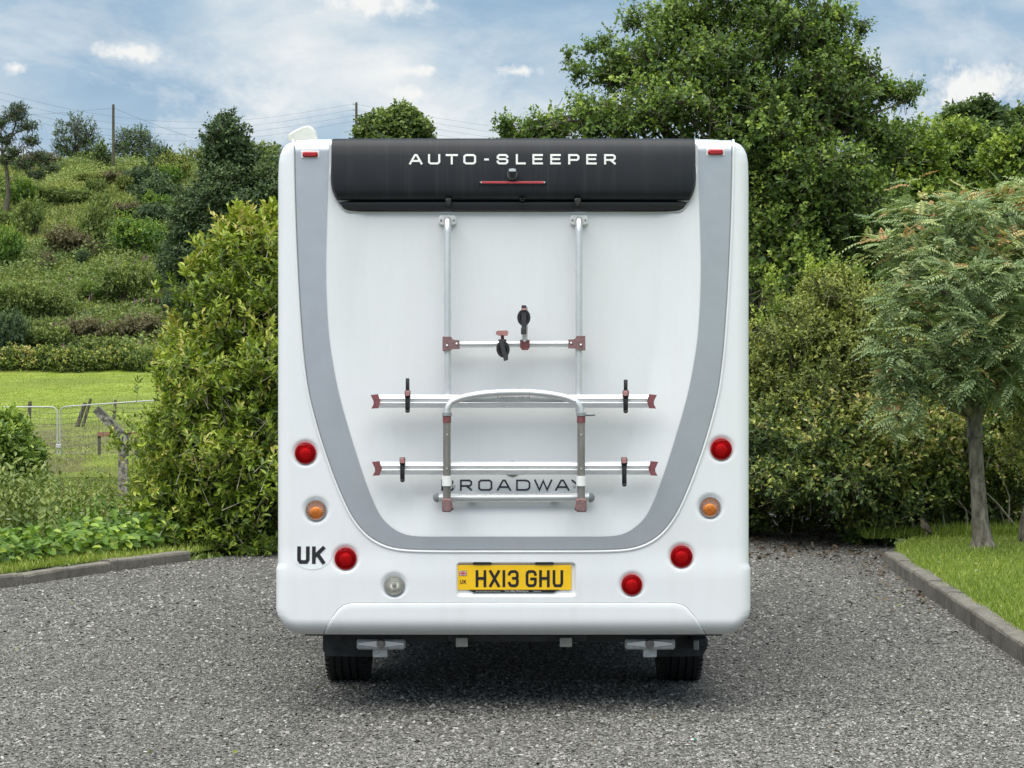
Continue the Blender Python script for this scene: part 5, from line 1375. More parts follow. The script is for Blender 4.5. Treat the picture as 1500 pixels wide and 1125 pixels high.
# ---- lettering: monoline strokes
def ribbon2d(pts, th, closed=False):
    """polyline -> list of quads with mitred joints"""
    P = [Vector(p) for p in pts]; n = len(P); L, R = [], []
    for k in range(n):
        a = P[k - 1] if (k > 0 or closed) else None; b_ = P[(k + 1) % n] if (k < n - 1 or closed) else None
        d1 = (P[k] - a).normalized() if a is not None else None; d2 = (b_ - P[k]).normalized() if b_ is not None else None
        d1 = d1 or d2; d2 = d2 or d1
        n1, n2 = Vector((-d1.y, d1.x)), Vector((-d2.y, d2.x)); m_ = (n1 + n2)
        if m_.length < 1e-6: m_ = n1
        m_.normalize(); k_ = th / 2 / max(.45, m_.dot(n1))
        L.append(P[k] + m_ * k_); R.append(P[k] - m_ * k_)
    return L, R
c_ = .16                                  # corner cut of the squared letters
GL = {'A': [[(0, 0), (.42, 1), (.58, 1), (1, 0)], [(.2, .3), (.8, .3)]], 'U': [[(0, 1), (0, c_), (c_, 0), (1 - c_, 0), (1, c_), (1, 1)]], 'T': [[(0, 1), (1, 1)], [(.5, 1), (.5, 0)]],
      'O': [[(0, c_), (c_, 0), (1 - c_, 0), (1, c_), (1, 1 - c_), (1 - c_, 1), (c_, 1), (0, 1 - c_), 'close']], '-': [[(0, .47), (1, .47)]],
      'S': [[(1, .78), (1, 1 - c_), (1 - c_, 1), (c_, 1), (0, 1 - c_), (0, .5 + c_), (c_, .52), (1 - c_, .52), (1, .52 - c_), (1, c_), (1 - c_, 0), (c_, 0), (0, c_), (0, .22)]],
      'L': [[(0, 1), (0, 0), (1, 0)]], 'E': [[(1, 1), (0, 1), (0, 0), (1, 0)], [(0, .52), (.92, .52)]], 'P': [[(0, 0), (0, 1), (1 - c_, 1), (1, 1 - c_), (1, .42 + c_), (1 - c_, .42), (0, .42)]],
      'R': [[(0, 0), (0, 1), (1 - c_, 1), (1, 1 - c_), (1, .42 + c_), (1 - c_, .42), (0, .42)], [(.55, .42), (1, 0)]], 'B': [[(0, 0), (0, 1), (.85, 1), (.95, .88), (.95, .66), (.85, .54), (0, .54)], [(.85, .54), (1, .42), (1, .12), (.88, 0), (0, 0)]],
      'D': [[(0, 0), (0, 1), (.72, 1), (.92, .9), (1, .72), (1, .28), (.92, .1), (.72, 0), 'close']], 'W': [[(0, 1), (.27, 0), (.5, .95), (.73, 0), (1, 1)]], 'Y': [[(0, 1), (.5, .45), (1, 1)], [(.5, .45), (.5, 0)]],
      'H': [[(0, 0), (0, 1)], [(1, 0), (1, 1)], [(0, .52), (1, .52)]], 'X': [[(0, 0), (1, 1)], [(0, 1), (1, 0)]], '1': [[(.5, 0), (.5, 1)]],
      '3': [[(0, .82), (.12, .95), (.3, 1), (.75, 1), (.93, .93), (1, .8), (1, .62), (.88, .53), (.5, .52)], [(.88, .53), (1, .42), (1, .2), (.93, .07), (.75, 0), (.3, 0), (.12, .05), (0, .18)]],
      'G': [[(1, .80), (.93, .93), (.75, 1), (.25, 1), (.07, .93), (0, .8), (0, .2), (.07, .07), (.25, 0), (.75, 0), (.93, .07), (1, .2), (1, .48), (.55, .48)]], 'K': [[(0, 0), (0, 1)], [(1, 1), (.05, .38)], [(.38, .58), (1, 0)]]}
def letters(name, spec, y0, y1, th, mat, parent, fy, depth=.002):
    """spec [(char, px0, px1)]: letters between photo rows y0 (top) and y1; one mesh per letter"""
    for ch, a, b_ in spec:
        mb = MB(); dz = 0
        for st in GL[ch]:
            closed = st[-1] == 'close'
            pts = [p for p in st if p != 'close']
            g = []
            for u, v in pts:
                g.append((a + th / 2 + (b_ - a - th) * u, (y1 - th / 2) - (y1 - y0 - th) * v))
            if ch == '1': g = [((a + b_) / 2, y1 - th / 2), ((a + b_) / 2, y0 + th / 2)]
            # stroke ends reach the full letter height
            def ext(p, q):
                d_ = (Vector(p) - Vector(q)).normalized(); return tuple(Vector(p) + d_ * th / 2)
            if not closed:
                g[0], g[-1] = ext(g[0], g[1]), ext(g[-1], g[-2])
            L, R = ribbon2d(g, th, closed); n = len(g)
            vs = []
            for p in L + R:
                x, z = X(p.x), Z(p.y); vs.append((x, fy(x, z) - depth - dz, z))
            k0 = len(vs)
            back = [(x, yv + depth * 1.6, z) for x, yv, z in vs]
            m_ = n if closed else n - 1
            fs = [(q, (q + 1) % n, n + (q + 1) % n, n + q) for q in range(m_)]
            fs += [(q, q + k0, (q + 1) % n + k0, (q + 1) % n) for q in range(m_)] + [(n + q, n + (q + 1) % n, n + (q + 1) % n + k0, n + q + k0) for q in range(m_)]
            mb.add(vs + back, fs); dz += .0005
        mb.build(name, mat, parent)
def panel_y(x, z):
    py = 562.5 + (H - z) / S1
    return float(np.interp(py, [a for a, _ in sp_prof], [b_ for _, b_ in sp_prof])) + .012 * (x / (267 * S1)) ** 2
letters('letter', [('A', 600, 619.3), ('U', 627.5, 645.3), ('T', 653.3, 671), ('O', 679, 697.6), ('-', 709.5, 716.3), ('S', 727.7, 744.6), ('L', 755.6, 770), ('E', 779.8, 795.2), ('E', 805.8, 821.2), ('P', 832, 848.4), ('E', 858.3, 873.6), ('R', 884.4, 901.4)], 227, 242.2, 2.9, M['letter'], MH, panel_y)
letters('letter', [('B', 646, 664.5), ('R', 673.5, 691.3), ('O', 700.3, 721), ('A', 727.8, 748.6), ('D', 756, 777), ('W', 782.6, 809.3), ('A', 813.3, 834.6), ('Y', 837.5, 858)], 703, 719.4, 2.5, M['navy'], MH, y_at, .0015)
# country sticker
def ellipse(px, py, rx, ry, n=40): return [(X(px + rx * math.cos(2 * math.pi * k / n)), Z(py + ry * math.sin(2 * math.pi * k / n))) for k in range(n)]
mb = MB(); e = ellipse(457, 813, 28.5, 21.5); ys_ = [y_at(x, z) - .0016 for x, z in e]
mb.add([(X(457), y_at(X(457), Z(813)) - .0016, Z(813))] + [(x, y_, z) for (x, z), y_ in zip(e, ys_)], [(0, 1 + k, 1 + (k + 1) % 40) for k in range(40)])
stk = mb.build('country_sticker', M['sticker'], MH); stk['label'] = 'oval white sticker with black letters UK'
letters('letter', [('U', 435, 453.3), ('K', 456.8, 475.7)], 800.6, 826, 5.4, M['ink'], stk, lambda x, z: y_at(x, z) - .002, .0015)

# ---- number plate
py0, py1 = 828, 864.6
ply = y_at(X(756), Z(850)) - .004
mb = MB().box((X(670), ply - .004, Z(py1)), (X(837.2), ply + .004, Z(py0)), .003)
plate = mb.build('number_plate', M['yellow'], MH); plate['label'] = 'yellow number plate reading HX13 GHU'
fy = lambda x, z: ply - .0045
letters('letter', [('H', 696.7, 712.3), ('X', 716.5, 732.3), ('1', 736, 740.2), ('3', 744, 759.8), ('G', 770, 786.2), ('H', 789.8, 805.2), ('U', 809.5, 825)], 835.2, 860, 4.0, M['ink'], plate, fy, .001)
letters('letter', [('U', 674, 677.9), ('K', 679.0, 682.8)], 849.3, 855.2, .95, M['ink'], plate, fy, .001)
fl = MB().box((X(672.8), ply - .0058, Z(843.2)), (X(683.6), ply - .004, Z(836.2))).build('flag', M['blue_print'], plate)
fcx, fcy = 678.2, 839.7
def strokes(name, segs, th, mat, yv):
    mb = MB()
    for (a, b_), (c2, d2) in segs:
        L, R = ribbon2d([(a, b_), (c2, d2)], th); vs = [(X(p.x), yv, Z(p.y)) for p in L + R]; mb.add(vs, [(0, 1, 3, 2)]); yv -= .0001
    mb.build(name, mat, plate)
strokes('flag_white', [((673.4, 836.6), (683.0, 842.8)), ((673.4, 842.8), (683.0, 836.6)), ((672.8, fcy), (683.6, fcy)), ((fcx, 836.2), (fcx, 843.2))], 2.0, M['sticker'], ply - .0062)
strokes('flag_red', [((673.4, 836.6), (683.0, 842.8)), ((673.4, 842.8), (683.0, 836.6))], .6, M['red_print'], ply - .0068)
strokes('flag_red', [((672.8, fcy), (683.6, fcy)), ((fcx, 836.2), (fcx, 843.2))], 1.3, M['red_print'], ply - .0072)
mb = MB().prism([(X(a), Z(b_)) for a, b_ in [(686, 864.4), (690, 866), (694, 868.4), (811, 868.4), (815, 866), (821, 864.4)]], ply - .003, ply + .003)
foot = mb.build('dealer_strip', M['ink'], plate)
dg = None
def tiny(text, px0, px1, py_, hpx, mat, parent, yv):
    cu = bpy.data.curves.new('text', 'FONT'); cu.body = text; cu.resolution_u = 2
    ob = bpy.data.objects.new('text', cu); C.objects.link(ob)
    bpy.context.view_layer.update()
    me = bpy.data.meshes.new_from_object(ob.evaluated_get(bpy.context.evaluated_depsgraph_get()))
    bpy.data.objects.remove(ob)
    v = np.empty(len(me.vertices) * 3); me.vertices.foreach_get('co', v); v = v.reshape(-1, 3)
    x0, x1 = v[:, 0].min(), v[:, 0].max(); zz0, zz1 = v[:, 1].min(), v[:, 1].max()
    nx = X(px0) + (v[:, 0] - x0) / (x1 - x0) * (X(px1) - X(px0)); nz = Z(py_) + (v[:, 1] - zz0) / (zz1 - zz0) * hpx * S1
    me.vertices.foreach_set('co', np.stack([nx, np.full_like(nx, yv), nz], -1).ravel())
    me.materials.clear(); me.update()
    return link('lettering', me, mat, parent)
tiny('www.tynevalleymotorhomes.com', 697, 733, 867.2, 1.6, M['letter'], foot, ply - .0042)
tiny('Tyne Valley Motorhomes', 739, 774, 867.6, 2.8, M['letter'], foot, ply - .0042)
tiny('Telephone', 781, 793, 867.2, 1.6, M['letter'], foot, ply - .0042)
for px in (706.5, 797.5):
    MB().box(Q(px - 14, 822.6, -.004), Q(px + 14, 826.2, .02), .004).build('plate_lamp', M['black'], MH)

# ---- round lamps
def lamp(px, py, rr, kind):
    x, z = X(px), Z(py); y0 = y_at(x, z); R = rr * S1
    c0 = (x, y0, z)
    lamp_o = MB().lathe([(R * 1.04, .004), (R * 1.04, -.014), (R * 1.01, -.0175), (R * .96, -.0175), (R * .95, -.012)], c0, 40).build('lamp_rim', M['grey_plastic'] if kind in ('clear', 'amber') else M['rim_red'], MH)
    dish = [(R * .96, -.0155), (R * .80, -.0105), (R * .62, -.0062), (R * .42, -.0030), (R * .2, -.0015), (.0005, -.0012)]
    lens = [(R * .97, -.0165), (R * .94, -.0195), (R * .84, -.0222), (R * .70, -.0242), (R * .5, -.0262), (R * .28, -.0274), (.0005, -.0278)]
    if kind == 'red':
        lamp_o['label'] = 'round red rear lamp'
        MB().lathe(lens[:3] + [(R * .74, -.0236), (R * .72, -.0222), (R * .68, -.0222), (R * .66, -.0248)] + lens[4:], c0, 40).build('lens', M['lens_red'], lamp_o)
        MB().lathe(dish, c0, 40).build('reflector', M['dish_red'], lamp_o)
        MB().lathe([(R * .60, -.004), (R * .60, -.014), (R * .54, -.0165), (R * .2, -.0175), (.0005, -.018)], (x, y0, z - R * .13), 30).build('bulb', M['lit_core_red'], lamp_o)  # low bright disc imitates light gathered inside the lens, no separate bulb
    else:
        lamp_o['label'] = 'round clear lamp with amber bulb' if kind == 'amber' else 'round clear reversing lamp'
        prof = []
        for k, (a, b_) in enumerate(lens): prof += [(a, b_), (max(a - R * .05, .0005), b_ + .0012)] if 1 < k < 5 else [(a, b_)]
        MB().lathe(prof, c0, 40).build('lens', M['lens_smoke'] if kind == 'amber' else M['lens_clear'], lamp_o)
        n = 48; rings = []
        for a, b_ in dish:                # fluted dish
            rings.append([(x + math.cos(2 * math.pi * k / n) * a, y0 + b_ + (.0011 if k % 2 else -.0011) * min(1, a / R * 1.6), z + math.sin(2 * math.pi * k / n) * a) for k in range(n)])
        MB().loft(rings).build('reflector', M['dish_pale'] if kind == 'amber' else M['chrome'], lamp_o)
        MB().lathe([(R * .24, -.003), (R * .22, -.011), (R * .12, -.014), (.0005, -.0145)], c0, 20).build('bulb', M['grey_plastic'] if kind == 'clear' else M['pink'], lamp_o)
        if kind == 'amber': MB().lathe([(R * .62, -.006), (R * .6, -.012), (R * .45, -.0165), (R * .2, -.019), (.0005, -.0195)], (x, y0, z - R * .27), 28).build('amber_reflection', M['reflection_amber'], lamp_o)  # low amber dome stands for the bulb's reflection in the dish
for l in LAMPS: lamp(*l)
# marker lamps high on the pillars
for px in (454.2, 1048.2):
    py = 226 if px < 700 else 222.7
    yv = y_at(X(px), Z(py))
    fr = MB().box((X(px - 13.5), yv - .006, Z(py + 5.6)), (X(px + 13.5), yv + .004, Z(py - 5.6)), .003).build('marker_lamp', M['white_plastic'], MH)
    MB().box((X(px - 11.2), yv - .020, Z(py + 3.9)), (X(px + 11.2), yv - .004, Z(py - 3.9)), .006).build('lens', M['rim_red'], fr)
# high brake light and camera
yv = panel_y(0, Z(269))
br = MB().box((X(701.5), yv - .004, Z(273)), (X(800.5), yv + .02, Z(265.8)), .006).build('brake_light', M['ink'], MH)
MB().box((X(704.5), yv - .010, Z(270.6)), (X(797.8), yv - .002, Z(267.4)), .003).build('lens', plain('brake_lens', (.50, .06, .075), .25), br)
for px in (705, 797.3): MB().lathe([(.004, -.011), (.003, -.0125), (.0003, -.013)], (X(px), yv, Z(269)), 12).build('screw', M['bright_rivet'], br)
yv = panel_y(0, Z(257))
cam_o = MB().prism([(X(750.5 + a), Z(257 + b_)) for a, b_ in [(-5.5, -7.5), (5.5, -7.5), (7.6, -2), (7.2, 3), (4.5, 7), (0, 8), (-4.5, 7), (-7.2, 3), (-7.6, -2)]], yv - .012, yv + .02).build('reversing_camera', plain('camera_grey', (.12, .13, .13), .5), MH)
MB().prism([(X(750.5 + a), Z(256 + b_)) for a, b_ in [(-5.6, -5), (5.6, -5), (5.6, 2), (4.2, 5.2), (-4.2, 5.2), (-5.6, 2)]], yv - .034, yv - .010).build('housing', M['ink'], cam_o)
MB().prism([(X(750.5 + a), Z(251.5 + b_)) for a, b_ in [(-5.2, -1.2), (0, -2.4), (5.2, -1.2), (4.6, 2.2), (-4.6, 2.2)]], yv - .040, yv - .012).build('hood', M['alu'], cam_o)
MB().lathe([(.007, -.036), (.006, -.040), (.0005, -.041)], (X(750.5), yv, Z(257)), 16).build('lens', M['glass'], cam_o)
# roof aerial pod
dy = .55
mb = MB()
def pod(dy, sx, sz):
    pts = [(421.0, 206), (421.5, 199), (424, 195.3), (432, 190.5), (441, 186.4), (448, 184.3), (454, 184.2), (459, 187), (462.5, 192), (464.5, 198), (466.5, 206)]
    c0 = (444, 206)
    return [tuple(Q(c0[0] + (a - c0[0]) * sx, c0[1] + (b_ - c0[1]) * sz, dy)) for a, b_ in pts]
mb.loft([pod(.50, .86, .9), pod(.515, .96, .98), pod(.55, 1, 1), pod(.85, .98, .95), pod(1.15, .85, .75), pod(1.3, .6, .35)], True, True, True, True)
mb.build('aerial_pod', M['cream'], MH)

# ---- underneath
def wheel(x, y, outer_side, rad=.335, wd=.225):
    prof = []
    h = wd / 2
    pts = [(-h * .80, rad * .66), (-h * .98, rad * .76), (-h, rad * .88), (-h * .93, rad * .955), (-h * .80, rad * .985)]
    gro = []
    gx = [-.52, -.18, .18, .52]
    xx = -.74
    for g in gx:
        gro += [(h * (g - .055), rad * .997), (h * (g - .05), rad * .972), (h * (g + .05), rad * .972), (h * (g + .055), rad * .997)]
    prof = pts + [(-h * .74, rad * .994)] + gro + [(h * .74, rad * .994)] + [(-a, b_) for a, b_ in pts[::-1]]
    w_ = MB().lathe([(b_, a) for a, b_ in prof], (x, y, rad), 56, 'x', smooth=False).build('wheel', M['tyre'], MH)
    s = outer_side
    MB().lathe([(rad * .68, s * h * .80), (rad * .64, s * h * .88), (rad * .60, s * h * .5), (rad * .3, s * h * .45), (rad * .22, s * h * .75), (.001, s * h * .8), ], (x, y, rad), 28, 'x').build('rim', M['galv'], w_)
    # sipes across the shoulder blocks
    mb = MB()
    for k in range(56):
        a = 2 * math.pi * (k + .5) / 56
        for u in (-.86, .86):
            c0 = Vector((x + h * u, y + math.cos(a) * rad * .985, rad + math.sin(a) * rad * .985)); t_ = Vector((0, -math.sin(a), math.cos(a))) * .008; rr = Vector((0, math.cos(a), math.sin(a))) * .004; e = Vector((h * .10, 0, 0))
            mb.add([c0 - e - t_ - rr, c0 + e - t_ - rr, c0 + e + t_ - rr, c0 - e + t_ - rr, c0 - e - t_ + rr, c0 + e - t_ + rr, c0 + e + t_ + rr, c0 - e + t_ + rr], [(4, 5, 6, 7), (0, 1, 5, 4), (1, 2, 6, 5), (2, 3, 7, 6), (3, 0, 4, 7)])
    mb.build('tread_blocks', M['tyre'], w_, recalc=False)['kind'] = 'stuff'
YW = 1.25
kw = (D + YW) / F
wheel((512.5 - CX) * kw, YW, -1); wheel((993.5 - CX) * kw, YW, 1)
wheel((510 - CX) * (D + 1.2) / F, 5.05, -1); wheel((994 - CX) * (D + 1.2) / F, 5.05, 1)
MB().box((X(480), .9, .45), (X(1024), 4.6, ZB - .02)).build('chassis_pan', M['chassis'], MH)
MB().box((X(560), .22, Z(949.5)), (X(943), .34, Z(931))).build('rear_member', M['chassis'], MH)
MB().box((X(655), .16, Z(946)), (X(862), .215, Z(934.5)), .006).build('tow_beam', M['flap'], MH)
MB().tube([(-.85, 1.25, .335), (.85, 1.25, .335)], .05, 12).build('rear_axle', M['chassis'], MH, recalc=False)
for px0, px1 in ((473, 589), (917, 1035)):
    s = -1 if px0 < 700 else 1
    fl = MB().prism([(X(a, .62), Z(b_, .62)) for a, b_ in ([(px0, 930), (px1, 930), (px1 - 44, 962), (px0 + 6, 961), (px0 + 2, 955), (px0, 952)] if s < 0 else [(px0, 930), (px1, 930), (px1, 950), (px1 - 6, 961), (px0 + 46, 962)])], .62, .635).build('mudflap', M['flap'], MH)
MB().box(Q(1010, 934, .5), Q(1034, 945, .62), .01).build('waste_valve', M['flap'], MH)
MB().box(Q(1016, 938, .46), Q(1023, 951, .5), .004).build('valve_handle', M['grey_plastic'], MH)
# corner steadies: ribbed plate with central boss
for px, tab in ((558.5, (546, 568)), (951.5, (942, 962))):
    yv = .20
    st_ = MB().box(Q(px - 36, 936.5, yv), Q(px + 36, 949.5, yv + .06), .008).build('corner_steady', M['galv'], MH)
    MB().prism([(X(px + a, yv), Z(942.7 + b_, yv)) for a, b_ in [(-33, -1.2), (-8, -4.2), (8, -4.2), (33, -1.2), (33, 1.2), (8, 4.2), (-8, 4.2), (-33, 1.2)]], yv - .016, yv + .004).build('rib', M['alu'], st_)
    MB().lathe([(.021, -.004), (.021, -.026), (.017, -.030), (.012, -.030), (.011, -.020), (.0005, -.020)], (X(px, yv), yv, Z(942.5, yv)), 20).build('boss', M['steel'], st_)
    MB().box(Q(tab[0], 949, yv + .02), Q(tab[1], 962.5, yv + .035), .004).build('foot_tab', M['galv'], st_)
for px in (676.5, 829):
    MB().box(Q(px - 9, 934, .13), Q(px + 9, 947, .155), .004).build('tow_bracket', M['tow_grey'], MH)

# ---- sides, cab and front so that the vehicle is whole
for s in (-1, 1):
    xw = 1.1265 * s
    for y0, y1, z0, z1 in ((.55, 1.45, 1.45, 2.05), (2.5, 3.6, 1.35, 2.0)):
        wn = MB().box((xw - .012, y0, z0), (xw + .012, y1, z1), .01).build('side_window', M['glass'], MH)
        MB().box((xw - .016 * s, y0 - .03, z0 - .03), (xw + .006 * s, y1 + .03, z1 + .03), .008).build('window_frame', M['grey_plastic'], wn)
    if s < 0:
        dr = MB().box((xw - .010, 1.75, .62), (xw + .008, 2.32, 2.35), .008).build('side_door', M['white_plastic'], MH)
        MB().box((xw - .03, 1.80, 1.25), (xw - .008, 1.86, 1.42), .006).build('handle', M['black'], dr)
def cabsec(y, hw_, zb, zt, r=.18):
    n = 20; pts = []
    for k in range(n):
        a = 2 * math.pi * k / n
        ca, sa_ = math.cos(a), math.sin(a)
        pts.append((math.copysign(abs(ca) ** .35, ca) * hw_, y, (zb + zt) / 2 + math.copysign(abs(sa_) ** .35, sa_) * (zt - zb) / 2))
    return pts
MB().loft([cabsec(4.6, 1.02, .42, 2.3), cabsec(4.95, 1.0, .40, 2.25), cabsec(5.35, .99, .38, 1.75), cabsec(5.75, .98, .36, 1.25), cabsec(6.2, .93, .36, 1.08), cabsec(6.4, .80, .42, .9)], True, True, True, True).build('cab', M['white'], MH)
ws = MB(); ws.add([(-.86, 5.02, 2.17), (.86, 5.02, 2.17), (.90, 5.64, 1.44), (-.90, 5.64, 1.44), (-.86, 5.0, 2.12), (.86, 5.0, 2.12), (.90, 5.6, 1.40), (-.90, 5.6, 1.40)], [(0, 1, 2, 3), (4, 7, 6, 5), (0, 4, 5, 1), (1, 5, 6, 2), (2, 6, 7, 3), (3, 7, 4, 0)])
ws.build('windscreen', M['glass'], MH)

# ------------------------------------------------------------------ bicycle rack hung on the rear wall
BR = empty('bicycle_rack', MH.location, 'folded aluminium bicycle rack with maroon end caps on the motorhome rear', 'bicycle rack')
WALL = .040
for px in (655.5, 848):
    def rr_ring(ins, dy):
        w_, h_, c2 = 13 - ins, 7.4 - ins, 4.6 - ins * .5
        out_ = []
        for cx2, cy2, a0 in ((w_ - c2, h_ - c2, 0), (-w_ + c2, h_ - c2, 90), (-w_ + c2, -h_ + c2, 180), (w_ - c2, -h_ + c2, 270)):
            for q in range(5):
                a = math.radians(a0 + q * 22.5)
                out_.append(tuple(Q(px + cx2 + c2 * math.cos(a), 322.6 + cy2 + c2 * math.sin(a), dy)))
        return out_
    br = MB().loft([rr_ring(0, WALL + .006), rr_ring(0, WALL - .014), rr_ring(1.2, WALL - .020)], True, True).build('wall_bracket', M['white_plastic'], BR)
    for e in (-9.5, 9.5):
        MB().lathe([(.005, -.002), (.004, -.005), (.0004, -.006)], tuple(Q(px + e, 322.5, WALL - .0195)), 10).build('screw', M['grey_plastic'], br)
    pp = [Q(px, 322.5, WALL - .02), Q(px, 322.7, WALL - .06), Q(px, 324.5, WALL - .082), Q(px, 329, WALL - .092), Q(px, 340, WALL - .095), Q(px, 500, WALL - .095), Q(px, 604, WALL - .095)]
    MB().tube(pp, 5.4 * S1, 14).build('upright', M['alu'], BR, recalc=False)
YP = WALL - .095
MB().tube([Q(664, 504.5, YP), Q(840, 503.5, YP)], 4.6 * S1, 14).build('crossbar', M['alu'], BR, recalc=False)
cp = [(648.2, 493), (661, 493.3), (662.4, 496.5), (666, 498.2), (673, 498.3), (673.2, 511), (662, 511.6), (659.5, 513.5), (648.2, 514.3)]
for sgn_ in (1, -1):
    pts = [(a if sgn_ > 0 else 2 * 752.3 - a, b_) for a, b_ in cp]
    if sgn_ < 0: pts = [(a + 1.0, b_ - 1) for a, b_ in pts][::-1]
    ck_ = MB().prism([(X(a, YP - .02), Z(b_, YP - .02)) for a, b_ in pts], YP - .026, YP + .022).build('clamp', M['clampbrown'], BR)
    for a, b_ in ((654.8, 506.3), (669, 503.6)):
        a_ = a if sgn_ > 0 else 2 * 752.8 - a
        MB().lathe([(.0062, .0), (.0055, -.004), (.003, -.006), (.0003, -.0065)], tuple(Q(a_, b_ - (0 if sgn_ > 0 else 1), YP - .0255)), 12).build('rivet', M['bright_rivet'], ck_)
# trays
prof = [(-.066, .0315), (-.098, .0300), (-.108, .022), (-.112, .012), (-.111, .002), (-.107, -.0015), (-.107, -.0035), (-.113, -.005), (-.116, -.008), (-.114, -.0105), (-.076, -.0305), (-.066, -.0315)]
def tray(yc, x0, x1, dy0):
    n = len(prof); rings = []
    for px in (x0, x1): rings.append([(X(px, dy0), dy0 + a + .08, Z(yc, dy0) + b_) for a, b_ in prof])
    tr = MB().loft(rings, True, True).build('wheel_tray', M['alu'], BR)
    cpp = [(-8.3, -9.2), (2.4, -10.2), (5.4, -2.2), (5.4, 2.4), (2.0, 10.4), (-7.4, 10.8), (-4.0, 4.6), (-4.0, .2)]
    for px, s in ((x0 + .5, 1), (x1 - .5, -1)):
        poly = [(X(px + a * s, dy0), Z(yc + b_, dy0)) for a, b_ in cpp]
        if s < 0: poly = poly[::-1]
        MB().prism(poly, dy0 - .040, dy0 + .012).build('end_cap', M['maroon'], tr)
    return tr
def strap(px, ytop, ybuck, ybot, dy0, parent, wd=3.4):
    yv = dy0 - .045
    mb = MB()
    mb.box(Q(px - wd, ybuck + 3, yv), Q(px + wd, ybot - 3, yv + .005), .002)
    mb.tube([Q(px, ybot - 3.4, yv + .0025), Q(px, ybot - 1, yv + .010)], wd * S1 * .98, 12)
    if ytop: mb.box(Q(px - wd + .6, ytop, yv + .012), Q(px + wd - .6, ybuck + 2, yv + .016), .002)
    o_ = mb.build('strap', M['black'], parent)
    MB().box(Q(px - 4.3, ybuck - 5.5, yv - .010), Q(px + 4.3, ybuck + 5.2, yv + .012), .003).build('buckle_frame', M['black'], parent)
    MB().box(Q(px - 3.6, ybuck - 4.6, yv - .016), Q(px + 3.4, ybuck + 3.2, yv - .006), .003).build('buckle', M['pink'], parent)
t1_ = tray(587.6, 551.5, 953.5, YP - .03)
strap(597, 554, 577, 603.5, YP - .03, t1_); strap(916.5, 556, 577, 604, YP - .03, t1_)
t2_ = tray(685.6, 553.5, 955.5, YP - .03)
strap(589.5, None, 675.5, 705, YP - .03, t2_); strap(914.5, None, 675.5, 711.5, YP - .03, t2_)
# printed oval maker's mark on the upper tray, worn to a few dark marks
mk = MB(); rr = random.Random(2); yv = YP - .03 - .0335
for k in range(17):
    a = 728 + k * 2.9; hgt = rr.uniform(.7, 1.6) * (1.3 if k > 10 else .8)
    mk.box((X(a, yv), yv, Z(581.2 + hgt * .5, yv)), (X(a + rr.uniform(.9, 2.2), yv), yv + .002, Z(581.2 - hgt * .5, yv)))
mk.build('worn_print', M['grey_plastic'], t1_)
# folded hoop
YH = YP - .085
hp_ = [(654.5, 609), (654.6, 603), (656.2, 597), (660, 591.5), (666, 587), (674, 583.6), (684, 581), (697, 578.6), (712, 576.6), (730, 575.2), (751.5, 574.8)]
hp_ = hp_ + [(2 * 752.6 - a, b_ - .4) for a, b_ in hp_[:-1][::-1]]
hoop = MB().tube([Q(a, b_, YH) for a, b_ in hp_], 5.2 * S1, 14).build('hoop', M['alu'], BR, recalc=False)
for a, b_ in ((663, 589), (842.7, 588)): MB().lathe([(.004, .0), (.0035, -.003), (.0003, -.004)], tuple(Q(a, b_, YH - 5.2 * S1 + .001)), 10).build('rivet', M['grey_plastic'], hoop)
for px, lever in ((654.6, False), (851.3, True)):
    lg = MB().tube([Q(px, 608, YH), Q(px, 736, YH + .005)], 5.6 * S1, 14).build('leg', M['steel'], BR, recalc=False)
    for yy in (636.8, 686.3): MB().lathe([(.0045, .0), (.004, -.003), (.0003, -.0035)], tuple(Q(px, yy, YH - 5.6 * S1 + .001)), 10).build('rivet', M['bright_rivet'], lg)
    mb = MB().tube([Q(px, 604.4, YH), Q(px, 609.2, YH)], 7.1 * S1, 14)
    if lever: mb.box(Q(px + 3, 605.2, YH - .012), Q(px + 20.5, 609.4, YH + .012), .004)
    mb.build('collar', M['grey_plastic'], lg)
    MB().tube([Q(px, 609.3, YH), Q(px, 619.2, YH)], 6.2 * S1, 14).build('red_sleeve', M['maroon'], lg)
    MB().tube([Q(px, 697, YH + .003), Q(px, 711.8, YH + .003)], 7.3 * S1, 14).build('sleeve', M['white_plastic'], lg)
    MB().box(Q(px + (8 if px < 700 else -12), 709, YH - .01), Q(px + (12 if px < 700 else -8), 715, YH + .02), .003).build('thumb_screw', M['grey_plastic'], lg)
    MB().box(Q(px - 7.5, 730.6, YH - .026), Q(px + 7.5, 749, YH + .03), .006).build('foot', M['clampbrown'], lg)
    MB().tube([Q(px + (4 if px < 700 else -4), 743.5, YH - .005), Q(px + (9.5 if px < 700 else -9.5), 743.5, YH - .005)], .013, 10).build('foot_bolt', M['clampbrown'], lg)
    MB().tube([Q(px, 729, YH + .01), Q(px, 729, WALL - .03)], .014, 10).build('hinge', M['galv'], lg)
bar = MB().tube([Q(642.5, 729.4, WALL - .05), Q(863, 728.6, WALL - .05)], 6.7 * S1, 16).build('lower_bar', M['alu'], BR, recalc=False)
for px, s in ((643, -1), (862.5, 1)):
    R = 6.8 * S1
    c0 = Q(px, 729, WALL - .05)
    MB().lathe([(R, 0), (R, s * .008)] + [(R * math.cos(a), s * (.008 + R * .95 * math.sin(a))) for a in (.3, .6, .9, 1.2, 1.5)], tuple(c0), 16, 'x').build('bar_cap', M['grey_plastic'], bar)
for px in (690, 812): MB().box(Q(px - 6, 724, WALL - .03), Q(px + 6, 734, WALL + .006), .006).build('wall_foot', M['white_plastic'], bar)
